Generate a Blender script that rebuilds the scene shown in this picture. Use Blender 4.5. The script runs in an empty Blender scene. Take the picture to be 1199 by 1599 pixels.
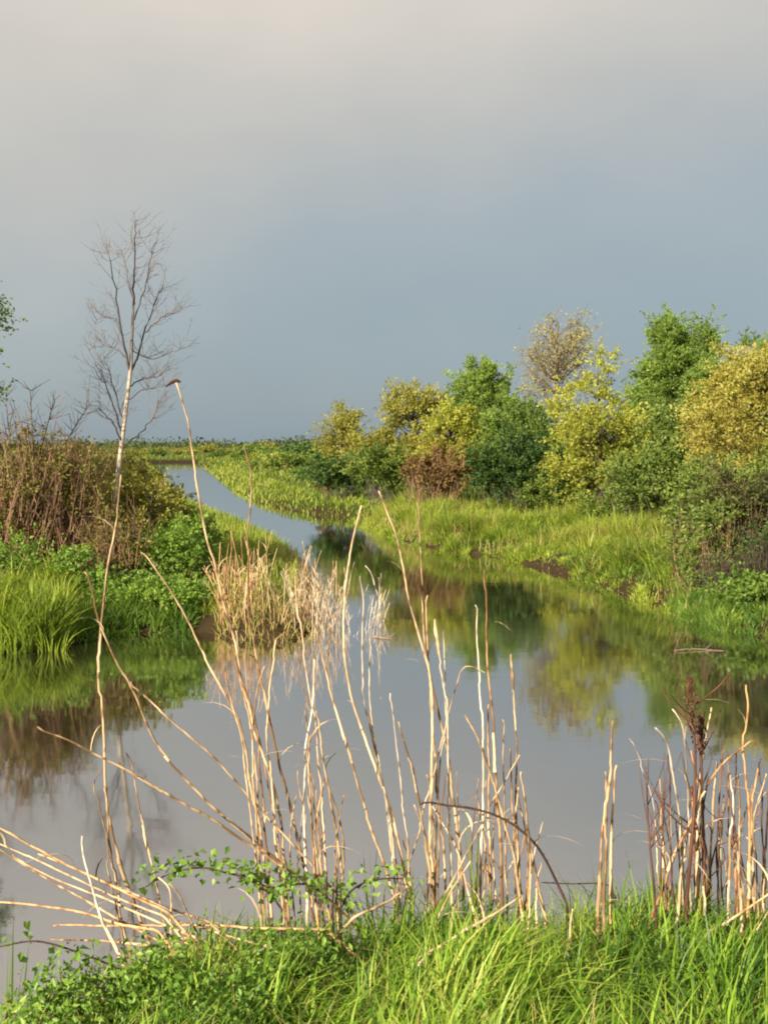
import bpy, math
import numpy as np
from mathutils import Vector

rng = np.random.default_rng(11)
U = rng.uniform
scene = bpy.context.scene
COL = scene.collection

# ------------------------------------------------------------------ camera maths (photo is 1199 x 1599)
F, CX, HZ, CAMH = 1600.0, 599.5, 692.0, 3.0

def P(px, py, Y):
    return np.array([(px - CX) / F * Y, Y, CAMH + (HZ - py) / F * Y])

def G(px, py, z=0.0):
    Y = (CAMH - z) * F / (py - HZ)
    return np.array([(px - CX) / F * Y, Y])

# ------------------------------------------------------------------ materials
def new_mat(name):
    m = bpy.data.materials.new(name); m.use_nodes = True
    nt = m.node_tree; nt.nodes.clear()
    out = nt.nodes.new('ShaderNodeOutputMaterial')
    return m, nt, out

def ramp(nt, cols, fac):
    r = nt.nodes.new('ShaderNodeValToRGB')
    e = r.color_ramp.elements
    n = len(cols)
    e[0].position = 0; e[0].color = (*cols[0], 1)
    e[1].position = 1; e[1].color = (*cols[-1], 1)
    for i in range(1, n - 1):
        k = e.new(i / (n - 1)); k.color = (*cols[i], 1)
    nt.links.new(fac, r.inputs[0])
    return r.outputs[0]

def leaf_mat(name, cols, trans=0.35, rough=0.55, noise=0.8, tboost=1.5, spec=0.25):
    """foliage: every leaf carries its own random number, a slow noise drifts the hue over the plant"""
    m, nt, out = new_mat(name)
    a = nt.nodes.new('ShaderNodeAttribute'); a.attribute_name = 'rnd'
    tc = nt.nodes.new('ShaderNodeTexCoord')
    ns = nt.nodes.new('ShaderNodeTexNoise'); ns.inputs['Scale'].default_value = noise; ns.inputs['Detail'].default_value = 2
    nt.links.new(tc.outputs['Object'], ns.inputs['Vector'])
    mx = nt.nodes.new('ShaderNodeMath'); mx.operation = 'MULTIPLY_ADD'
    nt.links.new(ns.outputs['Fac'], mx.inputs[0]); mx.inputs[1].default_value = 1.1; mx.inputs[2].default_value = -0.55
    ad = nt.nodes.new('ShaderNodeMath'); ad.operation = 'ADD'; ad.use_clamp = True
    nt.links.new(mx.outputs[0], ad.inputs[0]); nt.links.new(a.outputs['Fac'], ad.inputs[1])
    c = ramp(nt, cols, ad.outputs[0])
    p = nt.nodes.new('ShaderNodeBsdfPrincipled'); p.inputs['Roughness'].default_value = rough
    p.inputs['Specular IOR Level'].default_value = spec
    nt.links.new(c, p.inputs['Base Color'])
    if trans > 0:
        t = nt.nodes.new('ShaderNodeBsdfTranslucent')
        g = nt.nodes.new('ShaderNodeMixRGB'); g.blend_type = 'MULTIPLY'; g.inputs[0].default_value = 1
        nt.links.new(c, g.inputs[1]); g.inputs[2].default_value = (tboost, tboost * 1.02, tboost * 0.7, 1)
        nt.links.new(g.outputs[0], t.inputs['Color'])
        ms = nt.nodes.new('ShaderNodeMixShader'); ms.inputs[0].default_value = trans
        nt.links.new(p.outputs[0], ms.inputs[1]); nt.links.new(t.outputs[0], ms.inputs[2])
        nt.links.new(ms.outputs[0], out.inputs['Surface'])
    else:
        nt.links.new(p.outputs[0], out.inputs['Surface'])
    return m

def bark_mat(name, c1, c2, scale=9.0, stretch=0.25, per_object=0.0, rough=0.8):
    m, nt, out = new_mat(name)
    tc = nt.nodes.new('ShaderNodeTexCoord')
    mp = nt.nodes.new('ShaderNodeMapping'); mp.inputs['Scale'].default_value = (1, 1, stretch)
    nt.links.new(tc.outputs['Object'], mp.inputs['Vector'])
    ns = nt.nodes.new('ShaderNodeTexNoise'); ns.inputs['Scale'].default_value = scale; ns.inputs['Detail'].default_value = 5
    nt.links.new(mp.outputs[0], ns.inputs['Vector'])
    fac = ns.outputs['Fac']
    a = nt.nodes.new('ShaderNodeAttribute'); a.attribute_name = 'rnd'
    ad = nt.nodes.new('ShaderNodeMath'); ad.operation = 'MULTIPLY_ADD'; ad.use_clamp = True
    nt.links.new(fac, ad.inputs[0]); ad.inputs[1].default_value = 2.2; ad.inputs[2].default_value = -0.6
    ad2 = nt.nodes.new('ShaderNodeMath'); ad2.operation = 'ADD'; ad2.use_clamp = True
    nt.links.new(ad.outputs[0], ad2.inputs[0]); nt.links.new(a.outputs['Fac'], ad2.inputs[1])
    fac = ad2.outputs[0]
    if per_object:
        oi = nt.nodes.new('ShaderNodeObjectInfo')
        k = nt.nodes.new('ShaderNodeMath'); k.operation = 'MULTIPLY_ADD'
        nt.links.new(oi.outputs['Random'], k.inputs[0]); k.inputs[1].default_value = per_object; k.inputs[2].default_value = -per_object / 2
        k2 = nt.nodes.new('ShaderNodeMath'); k2.operation = 'ADD'; k2.use_clamp = True
        nt.links.new(k.outputs[0], k2.inputs[0]); nt.links.new(fac, k2.inputs[1]); fac = k2.outputs[0]
    c = ramp(nt, [c1, tuple((x + y) / 2 for x, y in zip(c1, c2)), c2], fac)
    p = nt.nodes.new('ShaderNodeBsdfPrincipled'); p.inputs['Roughness'].default_value = rough
    p.inputs['Specular IOR Level'].default_value = 0.2
    nt.links.new(c, p.inputs['Base Color'])
    b = nt.nodes.new('ShaderNodeBump'); b.inputs['Strength'].default_value = 0.3; b.inputs['Distance'].default_value = 0.01
    nt.links.new(ns.outputs['Fac'], b.inputs['Height']); nt.links.new(b.outputs[0], p.inputs['Normal'])
    nt.links.new(p.outputs[0], out.inputs['Surface'])
    return m

M = {}
# leaves
M['fg_grass'] = leaf_mat('fg_grass', [(0.04, 0.1, 0.012), (0.13, 0.25, 0.022), (0.24, 0.37, 0.04), (0.38, 0.43, 0.09)], 0.4, 0.45, 1.3)
M['bank_grass'] = leaf_mat('bank_grass', [(0.06, 0.105, 0.016), (0.16, 0.235, 0.026), (0.28, 0.35, 0.045), (0.38, 0.38, 0.1)], 0.4, 0.5, 0.35)
M['left_grass'] = leaf_mat('left_grass', [(0.04, 0.1, 0.02), (0.095, 0.18, 0.032), (0.17, 0.27, 0.045), (0.28, 0.34, 0.07)], 0.4, 0.5, 0.4)
M['marsh_grass'] = leaf_mat('marsh_grass', [(0.06, 0.1, 0.015), (0.12, 0.18, 0.022), (0.2, 0.25, 0.03), (0.3, 0.28, 0.07)], 0.35, 0.55, 0.09)
M['dry_grass'] = leaf_mat('dry_grass', [(0.18, 0.12, 0.05), (0.34, 0.24, 0.1), (0.46, 0.35, 0.17), (0.26, 0.27, 0.05)], 0.25, 0.6, 0.25)
M['leaf_yellow'] = leaf_mat('leaf_yellow', [(0.16, 0.175, 0.03), (0.29, 0.31, 0.05), (0.4, 0.42, 0.08), (0.46, 0.47, 0.14)], 0.48, 0.5, 0.5)
M['leaf_orange'] = leaf_mat('leaf_orange', [(0.16, 0.15, 0.03), (0.28, 0.255, 0.055), (0.39, 0.36, 0.085), (0.4, 0.4, 0.13)], 0.45, 0.5, 0.5)
M['leaf_olive'] = leaf_mat('leaf_olive', [(0.12, 0.12, 0.025), (0.22, 0.22, 0.04), (0.31, 0.3, 0.06), (0.37, 0.36, 0.11)], 0.42, 0.5, 0.5)
M['leaf_tan'] = leaf_mat('leaf_tan', [(0.17, 0.14, 0.06), (0.29, 0.25, 0.1), (0.36, 0.32, 0.13), (0.33, 0.34, 0.1)], 0.4, 0.6, 0.5)
M['leaf_green'] = leaf_mat('leaf_green', [(0.035, 0.075, 0.016), (0.075, 0.135, 0.026), (0.12, 0.2, 0.038), (0.2, 0.27, 0.055)], 0.35, 0.5, 0.4)
M['leaf_tree'] = leaf_mat('leaf_tree', [(0.09, 0.14, 0.035), (0.15, 0.225, 0.05), (0.22, 0.32, 0.07), (0.31, 0.4, 0.1)], 0.5, 0.5, 0.4)
M['leaf_fresh'] = leaf_mat('leaf_fresh', [(0.075, 0.14, 0.028), (0.14, 0.24, 0.042), (0.22, 0.34, 0.06), (0.33, 0.42, 0.09)], 0.45, 0.5, 0.5)
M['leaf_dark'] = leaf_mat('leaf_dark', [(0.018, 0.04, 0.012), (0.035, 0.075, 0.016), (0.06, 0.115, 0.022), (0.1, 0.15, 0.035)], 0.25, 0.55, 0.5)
M['leaf_mid'] = leaf_mat('leaf_mid', [(0.055, 0.095, 0.02), (0.11, 0.165, 0.032), (0.18, 0.24, 0.05), (0.3, 0.33, 0.09)], 0.38, 0.5, 0.5)
M['leaf_brown'] = leaf_mat('leaf_brown', [(0.07, 0.055, 0.02), (0.14, 0.11, 0.03), (0.17, 0.17, 0.035), (0.24, 0.25, 0.05)], 0.3, 0.6, 0.5)
M['leaf_red'] = leaf_mat('leaf_red', [(0.08, 0.05, 0.025), (0.15, 0.09, 0.04), (0.19, 0.13, 0.045), (0.21, 0.18, 0.05)], 0.3, 0.6, 0.6)
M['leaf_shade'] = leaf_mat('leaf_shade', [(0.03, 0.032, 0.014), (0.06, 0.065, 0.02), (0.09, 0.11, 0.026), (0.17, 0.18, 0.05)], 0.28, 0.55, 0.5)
M['leaf_bramble'] = leaf_mat('leaf_bramble', [(0.04, 0.095, 0.016), (0.08, 0.17, 0.024), (0.14, 0.25, 0.035), (0.23, 0.34, 0.06)], 0.3, 0.4, 2.0)
M['leaf_far'] = leaf_mat('leaf_far', [(0.03, 0.05, 0.025), (0.05, 0.075, 0.03), (0.07, 0.10, 0.035), (0.09, 0.11, 0.04)], 0.25, 0.7, 0.05)
M['shoot'] = leaf_mat('shoot', [(0.07, 0.13, 0.025), (0.13, 0.21, 0.035), (0.21, 0.29, 0.055)], 0.4, 0.4, 2.0)
M['dock_seed'] = leaf_mat('dock_seed', [(0.05, 0.02, 0.014), (0.10, 0.04, 0.025), (0.15, 0.07, 0.04)], 0.15, 0.7, 3.0)
# woods and stems
M['straw'] = bark_mat('straw', (0.15, 0.09, 0.045), (0.68, 0.49, 0.3), 22, 0.15, 0.7, 0.55)
M['straw_orange'] = bark_mat('straw_orange', (0.13, 0.065, 0.028), (0.6, 0.37, 0.18), 22, 0.15, 0.6, 0.55)
M['straw_grey'] = bark_mat('straw_grey', (0.16, 0.13, 0.1), (0.7, 0.6, 0.48), 22, 0.15, 0.6, 0.6)
M['dryleaf'] = bark_mat('dryleaf', (0.16, 0.1, 0.05), (0.66, 0.52, 0.33), 14, 0.3, 0.6, 0.6)
M['cane'] = bark_mat('cane', (0.015, 0.009, 0.008), (0.075, 0.04, 0.03), 20, 0.3)
M['dock'] = bark_mat('dock', (0.03, 0.014, 0.011), (0.16, 0.075, 0.05), 18, 0.2)
M['redstalk'] = bark_mat('redstalk', (0.08, 0.035, 0.02), (0.33, 0.17, 0.09), 20, 0.2, 0.4)
M['green_stem'] = bark_mat('green_stem', (0.06, 0.08, 0.02), (0.12, 0.12, 0.03), 18, 0.2)
M['bark_dark'] = bark_mat('bark_dark', (0.03, 0.024, 0.018), (0.09, 0.07, 0.05), 7, 0.3)
M['bark_tan'] = bark_mat('bark_tan', (0.09, 0.068, 0.045), (0.24, 0.185, 0.12), 7, 0.3)
M['twig_red'] = bark_mat('twig_red', (0.07, 0.04, 0.028), (0.27, 0.165, 0.1), 4, 0.3)
M['twig_grey'] = bark_mat('twig_grey', (0.03, 0.024, 0.024), (0.13, 0.105, 0.1), 6, 0.3)
M['twig_pale'] = bark_mat('twig_pale', (0.10, 0.085, 0.085), (0.20, 0.17, 0.165), 6, 0.3)
M['driftwood'] = bark_mat('driftwood', (0.08, 0.06, 0.04), (0.25, 0.2, 0.14), 10, 0.3)

def birch_mat():
    m, nt, out = new_mat('birch_bark')
    tc = nt.nodes.new('ShaderNodeTexCoord')
    mp = nt.nodes.new('ShaderNodeMapping'); mp.inputs['Scale'].default_value = (2.5, 2.5, 11)
    nt.links.new(tc.outputs['Object'], mp.inputs['Vector'])
    ns = nt.nodes.new('ShaderNodeTexNoise'); ns.inputs['Scale'].default_value = 1.3; ns.inputs['Detail'].default_value = 4
    nt.links.new(mp.outputs[0], ns.inputs['Vector'])
    r = nt.nodes.new('ShaderNodeValToRGB'); e = r.color_ramp.elements
    e[0].position = 0.30; e[0].color = (0.16, 0.12, 0.09, 1); e[1].position = 0.50; e[1].color = (0.44, 0.38, 0.29, 1)
    nt.links.new(ns.outputs['Fac'], r.inputs[0])
    p = nt.nodes.new('ShaderNodeBsdfPrincipled'); p.inputs['Roughness'].default_value = 0.7
    a = nt.nodes.new('ShaderNodeAttribute'); a.attribute_name = 'rnd'
    mx = nt.nodes.new('ShaderNodeMixRGB'); nt.links.new(a.outputs['Fac'], mx.inputs[0]); nt.links.new(r.outputs[0], mx.inputs[1]); mx.inputs[2].default_value = (0.11, 0.085, 0.075, 1)
    nt.links.new(mx.outputs[0], p.inputs['Base Color']); nt.links.new(p.outputs[0], out.inputs['Surface'])
    return m
M['birch'] = birch_mat()

def ground_mat():
    m, nt, out = new_mat('ground')
    tc = nt.nodes.new('ShaderNodeTexCoord')
    n1 = nt.nodes.new('ShaderNodeTexNoise'); n1.inputs['Scale'].default_value = 0.08; n1.inputs['Detail'].default_value = 8; n1.inputs['Roughness'].default_value = 0.7
    n2 = nt.nodes.new('ShaderNodeTexNoise'); n2.inputs['Scale'].default_value = 3.0; n2.inputs['Detail'].default_value = 8
    nt.links.new(tc.outputs['Object'], n1.inputs['Vector']); nt.links.new(tc.outputs['Object'], n2.inputs['Vector'])
    c1 = ramp(nt, [(0.035, 0.06, 0.014), (0.07, 0.10, 0.02), (0.13, 0.13, 0.035)], n1.outputs['Fac'])
    c2 = ramp(nt, [(0.016, 0.011, 0.006), (0.05, 0.036, 0.018)], n2.outputs['Fac'])
    sp = nt.nodes.new('ShaderNodeSeparateXYZ'); nt.links.new(tc.outputs['Object'], sp.inputs[0])
    mr = nt.nodes.new('ShaderNodeMapRange'); mr.inputs[1].default_value = 0.22; mr.inputs[2].default_value = 0.55
    nt.links.new(sp.outputs['Z'], mr.inputs[0])
    mx = nt.nodes.new('ShaderNodeMixRGB'); nt.links.new(mr.outputs[0], mx.inputs[0]); nt.links.new(c2, mx.inputs[1]); nt.links.new(c1, mx.inputs[2])
    p = nt.nodes.new('ShaderNodeBsdfPrincipled'); p.inputs['Roughness'].default_value = 0.95; p.inputs['Specular IOR Level'].default_value = 0.05
    nt.links.new(mx.outputs[0], p.inputs['Base Color'])
    b = nt.nodes.new('ShaderNodeBump'); b.inputs['Strength'].default_value = 0.6; b.inputs['Distance'].default_value = 0.05
    nt.links.new(n2.outputs['Fac'], b.inputs['Height']); nt.links.new(b.outputs[0], p.inputs['Normal'])
    nt.links.new(p.outputs[0], out.inputs['Surface'])
    return m
M['ground'] = ground_mat()

def water_mat():
    m, nt, out = new_mat('water')
    tc = nt.nodes.new('ShaderNodeTexCoord')
    mp = nt.nodes.new('ShaderNodeMapping'); mp.inputs['Scale'].default_value = (0.8, 2.2, 1)
    nt.links.new(tc.outputs['Object'], mp.inputs['Vector'])
    n = nt.nodes.new('ShaderNodeTexNoise'); n.inputs['Scale'].default_value = 1.6; n.inputs['Detail'].default_value = 3; n.inputs['Roughness'].default_value = 0.5
    nt.links.new(mp.outputs[0], n.inputs['Vector'])
    b = nt.nodes.new('ShaderNodeBump'); b.inputs['Strength'].default_value = 0.05; b.inputs['Distance'].default_value = 0.02
    nt.links.new(n.outputs['Fac'], b.inputs['Height'])
    d = nt.nodes.new('ShaderNodeBsdfDiffuse'); d.inputs['Color'].default_value = (0.020, 0.016, 0.009, 1)
    g = nt.nodes.new('ShaderNodeBsdfGlossy'); g.inputs['Roughness'].default_value = 0.03; g.inputs['Color'].default_value = (0.97, 0.98, 0.99, 1)
    nt.links.new(b.outputs[0], g.inputs['Normal'])
    n2 = nt.nodes.new('ShaderNodeTexNoise'); n2.inputs['Scale'].default_value = 0.22; n2.inputs['Detail'].default_value = 4
    nt.links.new(mp.outputs[0], n2.inputs['Vector'])
    rr = nt.nodes.new('ShaderNodeMapRange'); rr.inputs[1].default_value = 0.35; rr.inputs[2].default_value = 0.7; rr.inputs[3].default_value = 0.025; rr.inputs[4].default_value = 0.085
    nt.links.new(n2.outputs['Fac'], rr.inputs[0]); nt.links.new(rr.outputs[0], g.inputs['Roughness'])
    lw = nt.nodes.new('ShaderNodeFresnel'); lw.inputs['IOR'].default_value = 1.33
    mr = nt.nodes.new('ShaderNodeMapRange'); mr.inputs[1].default_value = 0.02; mr.inputs[2].default_value = 0.6
    mr.inputs[3].default_value = 0.50; mr.inputs[4].default_value = 0.86
    nt.links.new(lw.outputs[0], mr.inputs[0])
    ms = nt.nodes.new('ShaderNodeMixShader')
    nt.links.new(mr.outputs[0], ms.inputs[0]); nt.links.new(d.outputs[0], ms.inputs[1]); nt.links.new(g.outputs[0], ms.inputs[2])
    nt.links.new(ms.outputs[0], out.inputs['Surface'])
    return m
M['water'] = water_mat()

# ------------------------------------------------------------------ mesh building
class MB:
    """collects vertices, polygons and one random number per vertex, then becomes ONE mesh object"""
    def __init__(self):
        self.v = []; self.r = []; self.q = []; self.t = []; self.n = 0
    def add(self, v, quads=None, tris=None, rnd=None):
        v = np.asarray(v, float).reshape(-1, 3)
        self.v.append(v)
        self.r.append(np.zeros(len(v)) if rnd is None else np.asarray(rnd, float).reshape(-1))
        if quads is not None: self.q.append(np.asarray(quads).reshape(-1, 4) + self.n)
        if tris is not None: self.t.append(np.asarray(tris).reshape(-1, 3) + self.n)
        self.n += len(v)
    def mesh(self, name, mat, loc=(0, 0, 0), smooth=True):
        V = np.concatenate(self.v) - np.asarray(loc, float)
        R = np.concatenate(self.r)
        Q = np.concatenate(self.q) if self.q else np.zeros((0, 4), int)
        T = np.concatenate(self.t) if self.t else np.zeros((0, 3), int)
        me = bpy.data.meshes.new(name)
        me.vertices.add(len(V)); me.vertices.foreach_set('co', V.astype(np.float32).ravel())
        loops = np.concatenate([Q.ravel(), T.ravel()]).astype(np.int32)
        me.loops.add(len(loops)); me.loops.foreach_set('vertex_index', loops)
        starts = np.concatenate([np.arange(len(Q)) * 4, len(Q) * 4 + np.arange(len(T)) * 3]).astype(np.int32)
        me.polygons.add(len(starts)); me.polygons.foreach_set('loop_start', starts)
        me.polygons.foreach_set('use_smooth', np.full(len(starts), smooth))
        me.update(calc_edges=True)
        at = me.attributes.new('rnd', 'FLOAT', 'POINT'); at.data.foreach_set('value', R.astype(np.float32))
        me.materials.append(M[mat])
        return me
    def build(self, name, mat, parent=None, loc=None, smooth=True):
        if loc is None: loc = (0, 0, 0) if parent is None else tuple(parent['_base'])
        o = bpy.data.objects.new(name, self.mesh(name, mat, loc, smooth)); COL.objects.link(o)
        if parent is not None: o.parent = parent
        else: o.location = loc
        return o

def norm(a):
    return a / np.maximum(np.linalg.norm(a, axis=-1, keepdims=True), 1e-9)

def add_tubes(mb, paths, radii, sides=5, rnd=None, cap=True):
    """paths T x N x 3, radii T x N"""
    paths = np.asarray(paths, float); T, N = paths.shape[:2]
    radii = np.broadcast_to(np.asarray(radii, float), (T, N))
    tan = norm(np.gradient(paths, axis=1))
    ref = np.where(np.abs(tan[..., 2:3]) > 0.9, np.array([1.0, 0.13, 0]), np.array([0.0, 0.1, 1.0]))
    a = norm(np.cross(tan, ref)); b = np.cross(tan, a)
    th = np.arange(sides) * 2 * math.pi / sides
    ring = paths[:, :, None, :] + radii[..., None, None] * (np.cos(th)[:, None] * a[:, :, None, :] + np.sin(th)[:, None] * b[:, :, None, :])
    i = np.arange(T)[:, None, None] * N * sides
    j = np.arange(N - 1)[None, :, None] * sides
    k = np.arange(sides)[None, None, :]; k2 = (k + 1) % sides
    q = np.stack([i + j + k, i + j + k2, i + j + sides + k2, i + j + sides + k], -1).reshape(-1, 4)
    r = np.zeros((T, N, sides)) if rnd is None else np.broadcast_to(np.asarray(rnd, float).reshape((T, -1, 1)), (T, N, sides))
    v = ring.reshape(-1, 3)
    tri = None
    if cap:
        tips = paths[:, -1] + tan[:, -1] * radii[:, -1:] * 0.6
        v = np.concatenate([v, tips]); r = np.concatenate([r.reshape(-1), r[:, -1, 0]])
        base = np.arange(T)[:, None] * N * sides + (N - 1) * sides
        kk = np.arange(sides)[None, :]
        tri = np.stack([base + kk, base + (kk + 1) % sides, np.broadcast_to(T * N * sides + np.arange(T)[:, None], (T, sides))], -1).reshape(-1, 3)
    mb.add(v, q, tri, np.asarray(r).reshape(-1))

def bez(p0, p1, p2, n):
    t = np.linspace(0, 1, n)[None, :, None]
    p0, p1, p2 = [np.atleast_2d(x)[:, None, :] for x in (p0, p1, p2)]
    return (1 - t) ** 2 * p0 + 2 * t * (1 - t) * p1 + t * t * p2

def rvec(n):
    return norm(rng.normal(size=(n, 3)))

def add_leaves(mb, pos, size, rnd, axis=None, aspect=0.55, up=0.35, fold=0.18):
    """diamond leaves folded on the midrib"""
    n = len(pos); size = np.broadcast_to(size, (n,))[:, None]
    d = rvec(n) if axis is None else norm(axis + 0.5 * rvec(n))
    nn = norm(rvec(n) + np.array([0, 0, up]))
    s = norm(np.cross(d, nn)); nn = np.cross(s, d)
    base = pos - d * size * 0.5; tip = pos + d * size * 0.5
    l = pos - d * size * 0.08 + s * size * aspect * 0.5 + nn * size * fold
    r = pos - d * size * 0.08 - s * size * aspect * 0.5 + nn * size * fold
    v = np.stack([base, l, tip, r], 1)
    i = np.arange(n)[:, None] * 4
    t = np.concatenate([i + np.array([[0, 2, 1]]), i + np.array([[0, 3, 2]])])
    mb.add(v, None, t, np.repeat(rnd, 4))

def add_blades(mb, pos, h, w, lean, rnd, bend=0.5, az=None, seg=3):
    """grass blades: pos n x 3, lean = tip offset as a share of height"""
    n = len(pos)
    if az is None: az = U(0, 2 * math.pi, n)
    dirv = np.stack([np.cos(az), np.sin(az), np.zeros(n)], 1)
    face = az + U(-0.9, 0.9, n) + math.pi / 2
    side = np.stack([np.cos(face), np.sin(face), np.zeros(n)], 1)
    h = np.broadcast_to(h, (n,)); w = np.broadcast_to(w, (n,)); lean = np.broadcast_to(lean, (n,))
    vs = []
    for k in range(seg + 1):
        t = k / seg
        c = pos + dirv * (h * lean * t ** 1.8)[:, None]
        c[:, 2] += h * (t - bend * np.minimum(lean, 1.4) * t ** 2.6 * 0.75)
        ww = w * (1 - t ** 1.6) * (0.55 + 0.45 * min(1, t * 3)) * 0.5
        if k < seg:
            vs += [c + side * ww[:, None], c - side * ww[:, None]]
        else:
            vs += [c]
    v = np.stack(vs, 1); m = 2 * seg + 1
    i = np.arange(n)[:, None] * m
    q = np.concatenate([i + np.array([[2 * k, 2 * k + 1, 2 * k + 3, 2 * k + 2]]) for k in range(seg - 1)]) if seg > 1 else None
    t = i + np.array([[2 * seg - 2, 2 * seg - 1, 2 * seg]])
    mb.add(v, q, t, np.repeat(rnd, m))

# ------------------------------------------------------------------ naming
def tag(o, label, cat, group=None, kind=None):
    o['label'] = label
    if kind: o['kind'] = kind
    if cat: o['category'] = cat
    if group: o['group'] = group
    return o

def thing(name, loc, label, cat, group=None):
    o = bpy.data.objects.new(name, None); COL.objects.link(o)
    o.empty_display_size = 0.2
    o.location = loc; o['_base'] = [float(x) for x in loc]
    return tag(o, label, cat, group)

def copy_tree(o, parent=None):
    c = o.copy(); COL.objects.link(c)
    if parent is not None: c.parent = parent
    for ch in [x for x in o.children]: copy_tree(ch, c)
    return c

# ------------------------------------------------------------------ terrain
RIGHT = [(1199, 992), (1130, 984), (1060, 962), (980, 930), (900, 903), (840, 886), (780, 872), (700, 860), (650, 850), (600, 836),
         (540, 808), (480, 802), (404, 786), (366, 766), (343, 747), (322, 731), (308, 722)]
LEFT = [(0, 1020), (60, 1018), (110, 1008), (150, 998), (200, 989), (270, 986), (330, 987), (345, 997), (420, 1000), (470, 999), (490, 985), (492, 930),
        (470, 880), (428, 850), (380, 828), (336, 810), (308, 795), (286, 778), (264, 757), (248, 740), (236, 730), (228, 722)]
poly = [(-60, 11.5), (-14, 13.2)] + [tuple(G(*p)) for p in LEFT] + [tuple(G(*p)) for p in RIGHT[::-1]] + [(11, 14.2), (60, 9.0), (60, -60), (-60, -60)]
poly = np.array(poly)

def sdf(X, Y):
    """distance to the waterline, positive on land"""
    X = np.asarray(X, float); Y = np.asarray(Y, float)
    d = np.full(X.shape, 1e9); ins = np.zeros(X.shape, bool)
    n = len(poly)
    for i in range(n):
        a = poly[i]; b = poly[(i + 1) % n]
        e = b - a; L = e @ e
        t = np.clip(((X - a[0]) * e[0] + (Y - a[1]) * e[1]) / L, 0, 1)
        dx = X - a[0] - t * e[0]; dy = Y - a[1] - t * e[1]
        d = np.minimum(d, dx * dx + dy * dy)
        c = (a[1] > Y) != (b[1] > Y)
        with np.errstate(divide='ignore', invalid='ignore'):
            xi = a[0] + (Y - a[1]) * e[0] / (e[1] if e[1] != 0 else 1e-9)
        ins ^= c & (X < xi)
    return np.where(ins, -1, 1) * np.sqrt(d)

def wob(X, Y, s=1.0):
    return (np.sin(X * 1.3 * s + 0.7 * np.sin(Y * 0.9 * s)) + np.sin(Y * 1.7 * s + 1.1 * np.sin(X * 0.7 * s + 2)) + 0.5 * np.sin((X + Y) * 3.1 * s)) / 2.5

def fg_profile(X, Y):
    # the near bank the photographer stands on: its lip falls away towards the left
    back = np.interp(X, [-6, -2.2, -1.35, -0.9, -0.3, 1.2, 6], [1.9, 1.1, 0.75, 0.22, 0.0, -0.1, -0.3])
    y = Y + back + 0.10 * wob(X, Y, 1.7)
    return np.interp(y, [-100, 1.5, 3.0, 3.7, 4.3, 5.0, 5.7, 7.5], [1.32, 1.2, 1.05, 0.95, 0.80, 0.3, -0.25, -1.0])

def hgt(X, Y):
    X = np.asarray(X, float); Y = np.asarray(Y, float)
    d = sdf(X, Y)
    land = 0.42 * (1 - np.exp(-np.maximum(d, 0) / 0.45)) + 0.06 * wob(X, Y, 0.8) * np.minimum(1, np.maximum(d, 0)) + 0.5 * (1 - np.exp(-np.maximum(d - 1, 0) / 6))
    water = np.maximum(-0.9, d * 0.7)
    h = np.where(d > 0, land, water)
    return np.maximum(h, fg_profile(X, Y))

def build_ground():
    xs = np.concatenate([-np.geomspace(30, 3000, 45)[::-1], np.linspace(-29.7, 29.7, 265), np.geomspace(30, 3000, 45)])
    ys = np.concatenate([-np.geomspace(4, 600, 24)[::-1], np.linspace(-3.8, 50, 300), np.geomspace(50.4, 4000, 110)])
    X, Y = np.meshgrid(xs, ys, indexing='ij')
    Z = hgt(X, Y)
    nx, ny = X.shape
    v = np.stack([X, Y, Z], -1).reshape(-1, 3)
    i = (np.arange(nx - 1)[:, None] * ny + np.arange(ny - 1)[None, :]).reshape(-1)
    q = np.stack([i, i + ny, i + ny + 1, i + 1], -1)
    mb = MB(); mb.add(v, q)
    o = mb.build('ground', 'ground'); tag(o, 'grassy marsh ground and muddy banks around the water', None, kind='structure')
    mb = MB()
    gx = np.linspace(-70, 62, 67); gy = np.linspace(-50, 190, 121)
    X, Y = np.meshgrid(gx, gy, indexing='ij'); nx, ny = X.shape
    i = (np.arange(nx - 1)[:, None] * ny + np.arange(ny - 1)[None, :]).reshape(-1)
    mb.add(np.stack([X, Y, 0 * X], -1).reshape(-1, 3), np.stack([i, i + ny, i + ny + 1, i + 1], -1))
    o = mb.build('water', 'water'); tag(o, 'still brownish creek water mirroring sky and banks', None, kind='structure')
build_ground()

# ------------------------------------------------------------------ plants
def clump_points(ells, Y, nclump, surf=0.55, depth=0.9):
    """clump centres spread through ellipsoids given in photo pixels at depth Y"""
    E = []
    for (cx, cy, rx, ry) in ells:
        c = P(cx, cy, Y); s = Y / F
        E.append((c, np.array([rx * s, max(0.25, min(rx, ry * 1.3) * s * depth), ry * s])))
    vol = np.array([np.prod(e[1]) ** 0.8 for e in E]); vol /= vol.sum()
    k = rng.choice(len(E), nclump, p=vol)
    u = rvec(nclump); rad = U(0, 1, nclump) ** (1 / 3.0)
    rad = surf + (1 - surf) * rad if surf > 0 else rad
    rad = np.where(U(0, 1, nclump) < 0.3, rad * U(0.3, 0.9, nclump), rad) * U(0.7, 1.16, nclump)
    C = np.array([E[a][0] for a in k]) + np.array([E[a][1] for a in k]) * u * rad[:, None]
    return C

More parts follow.
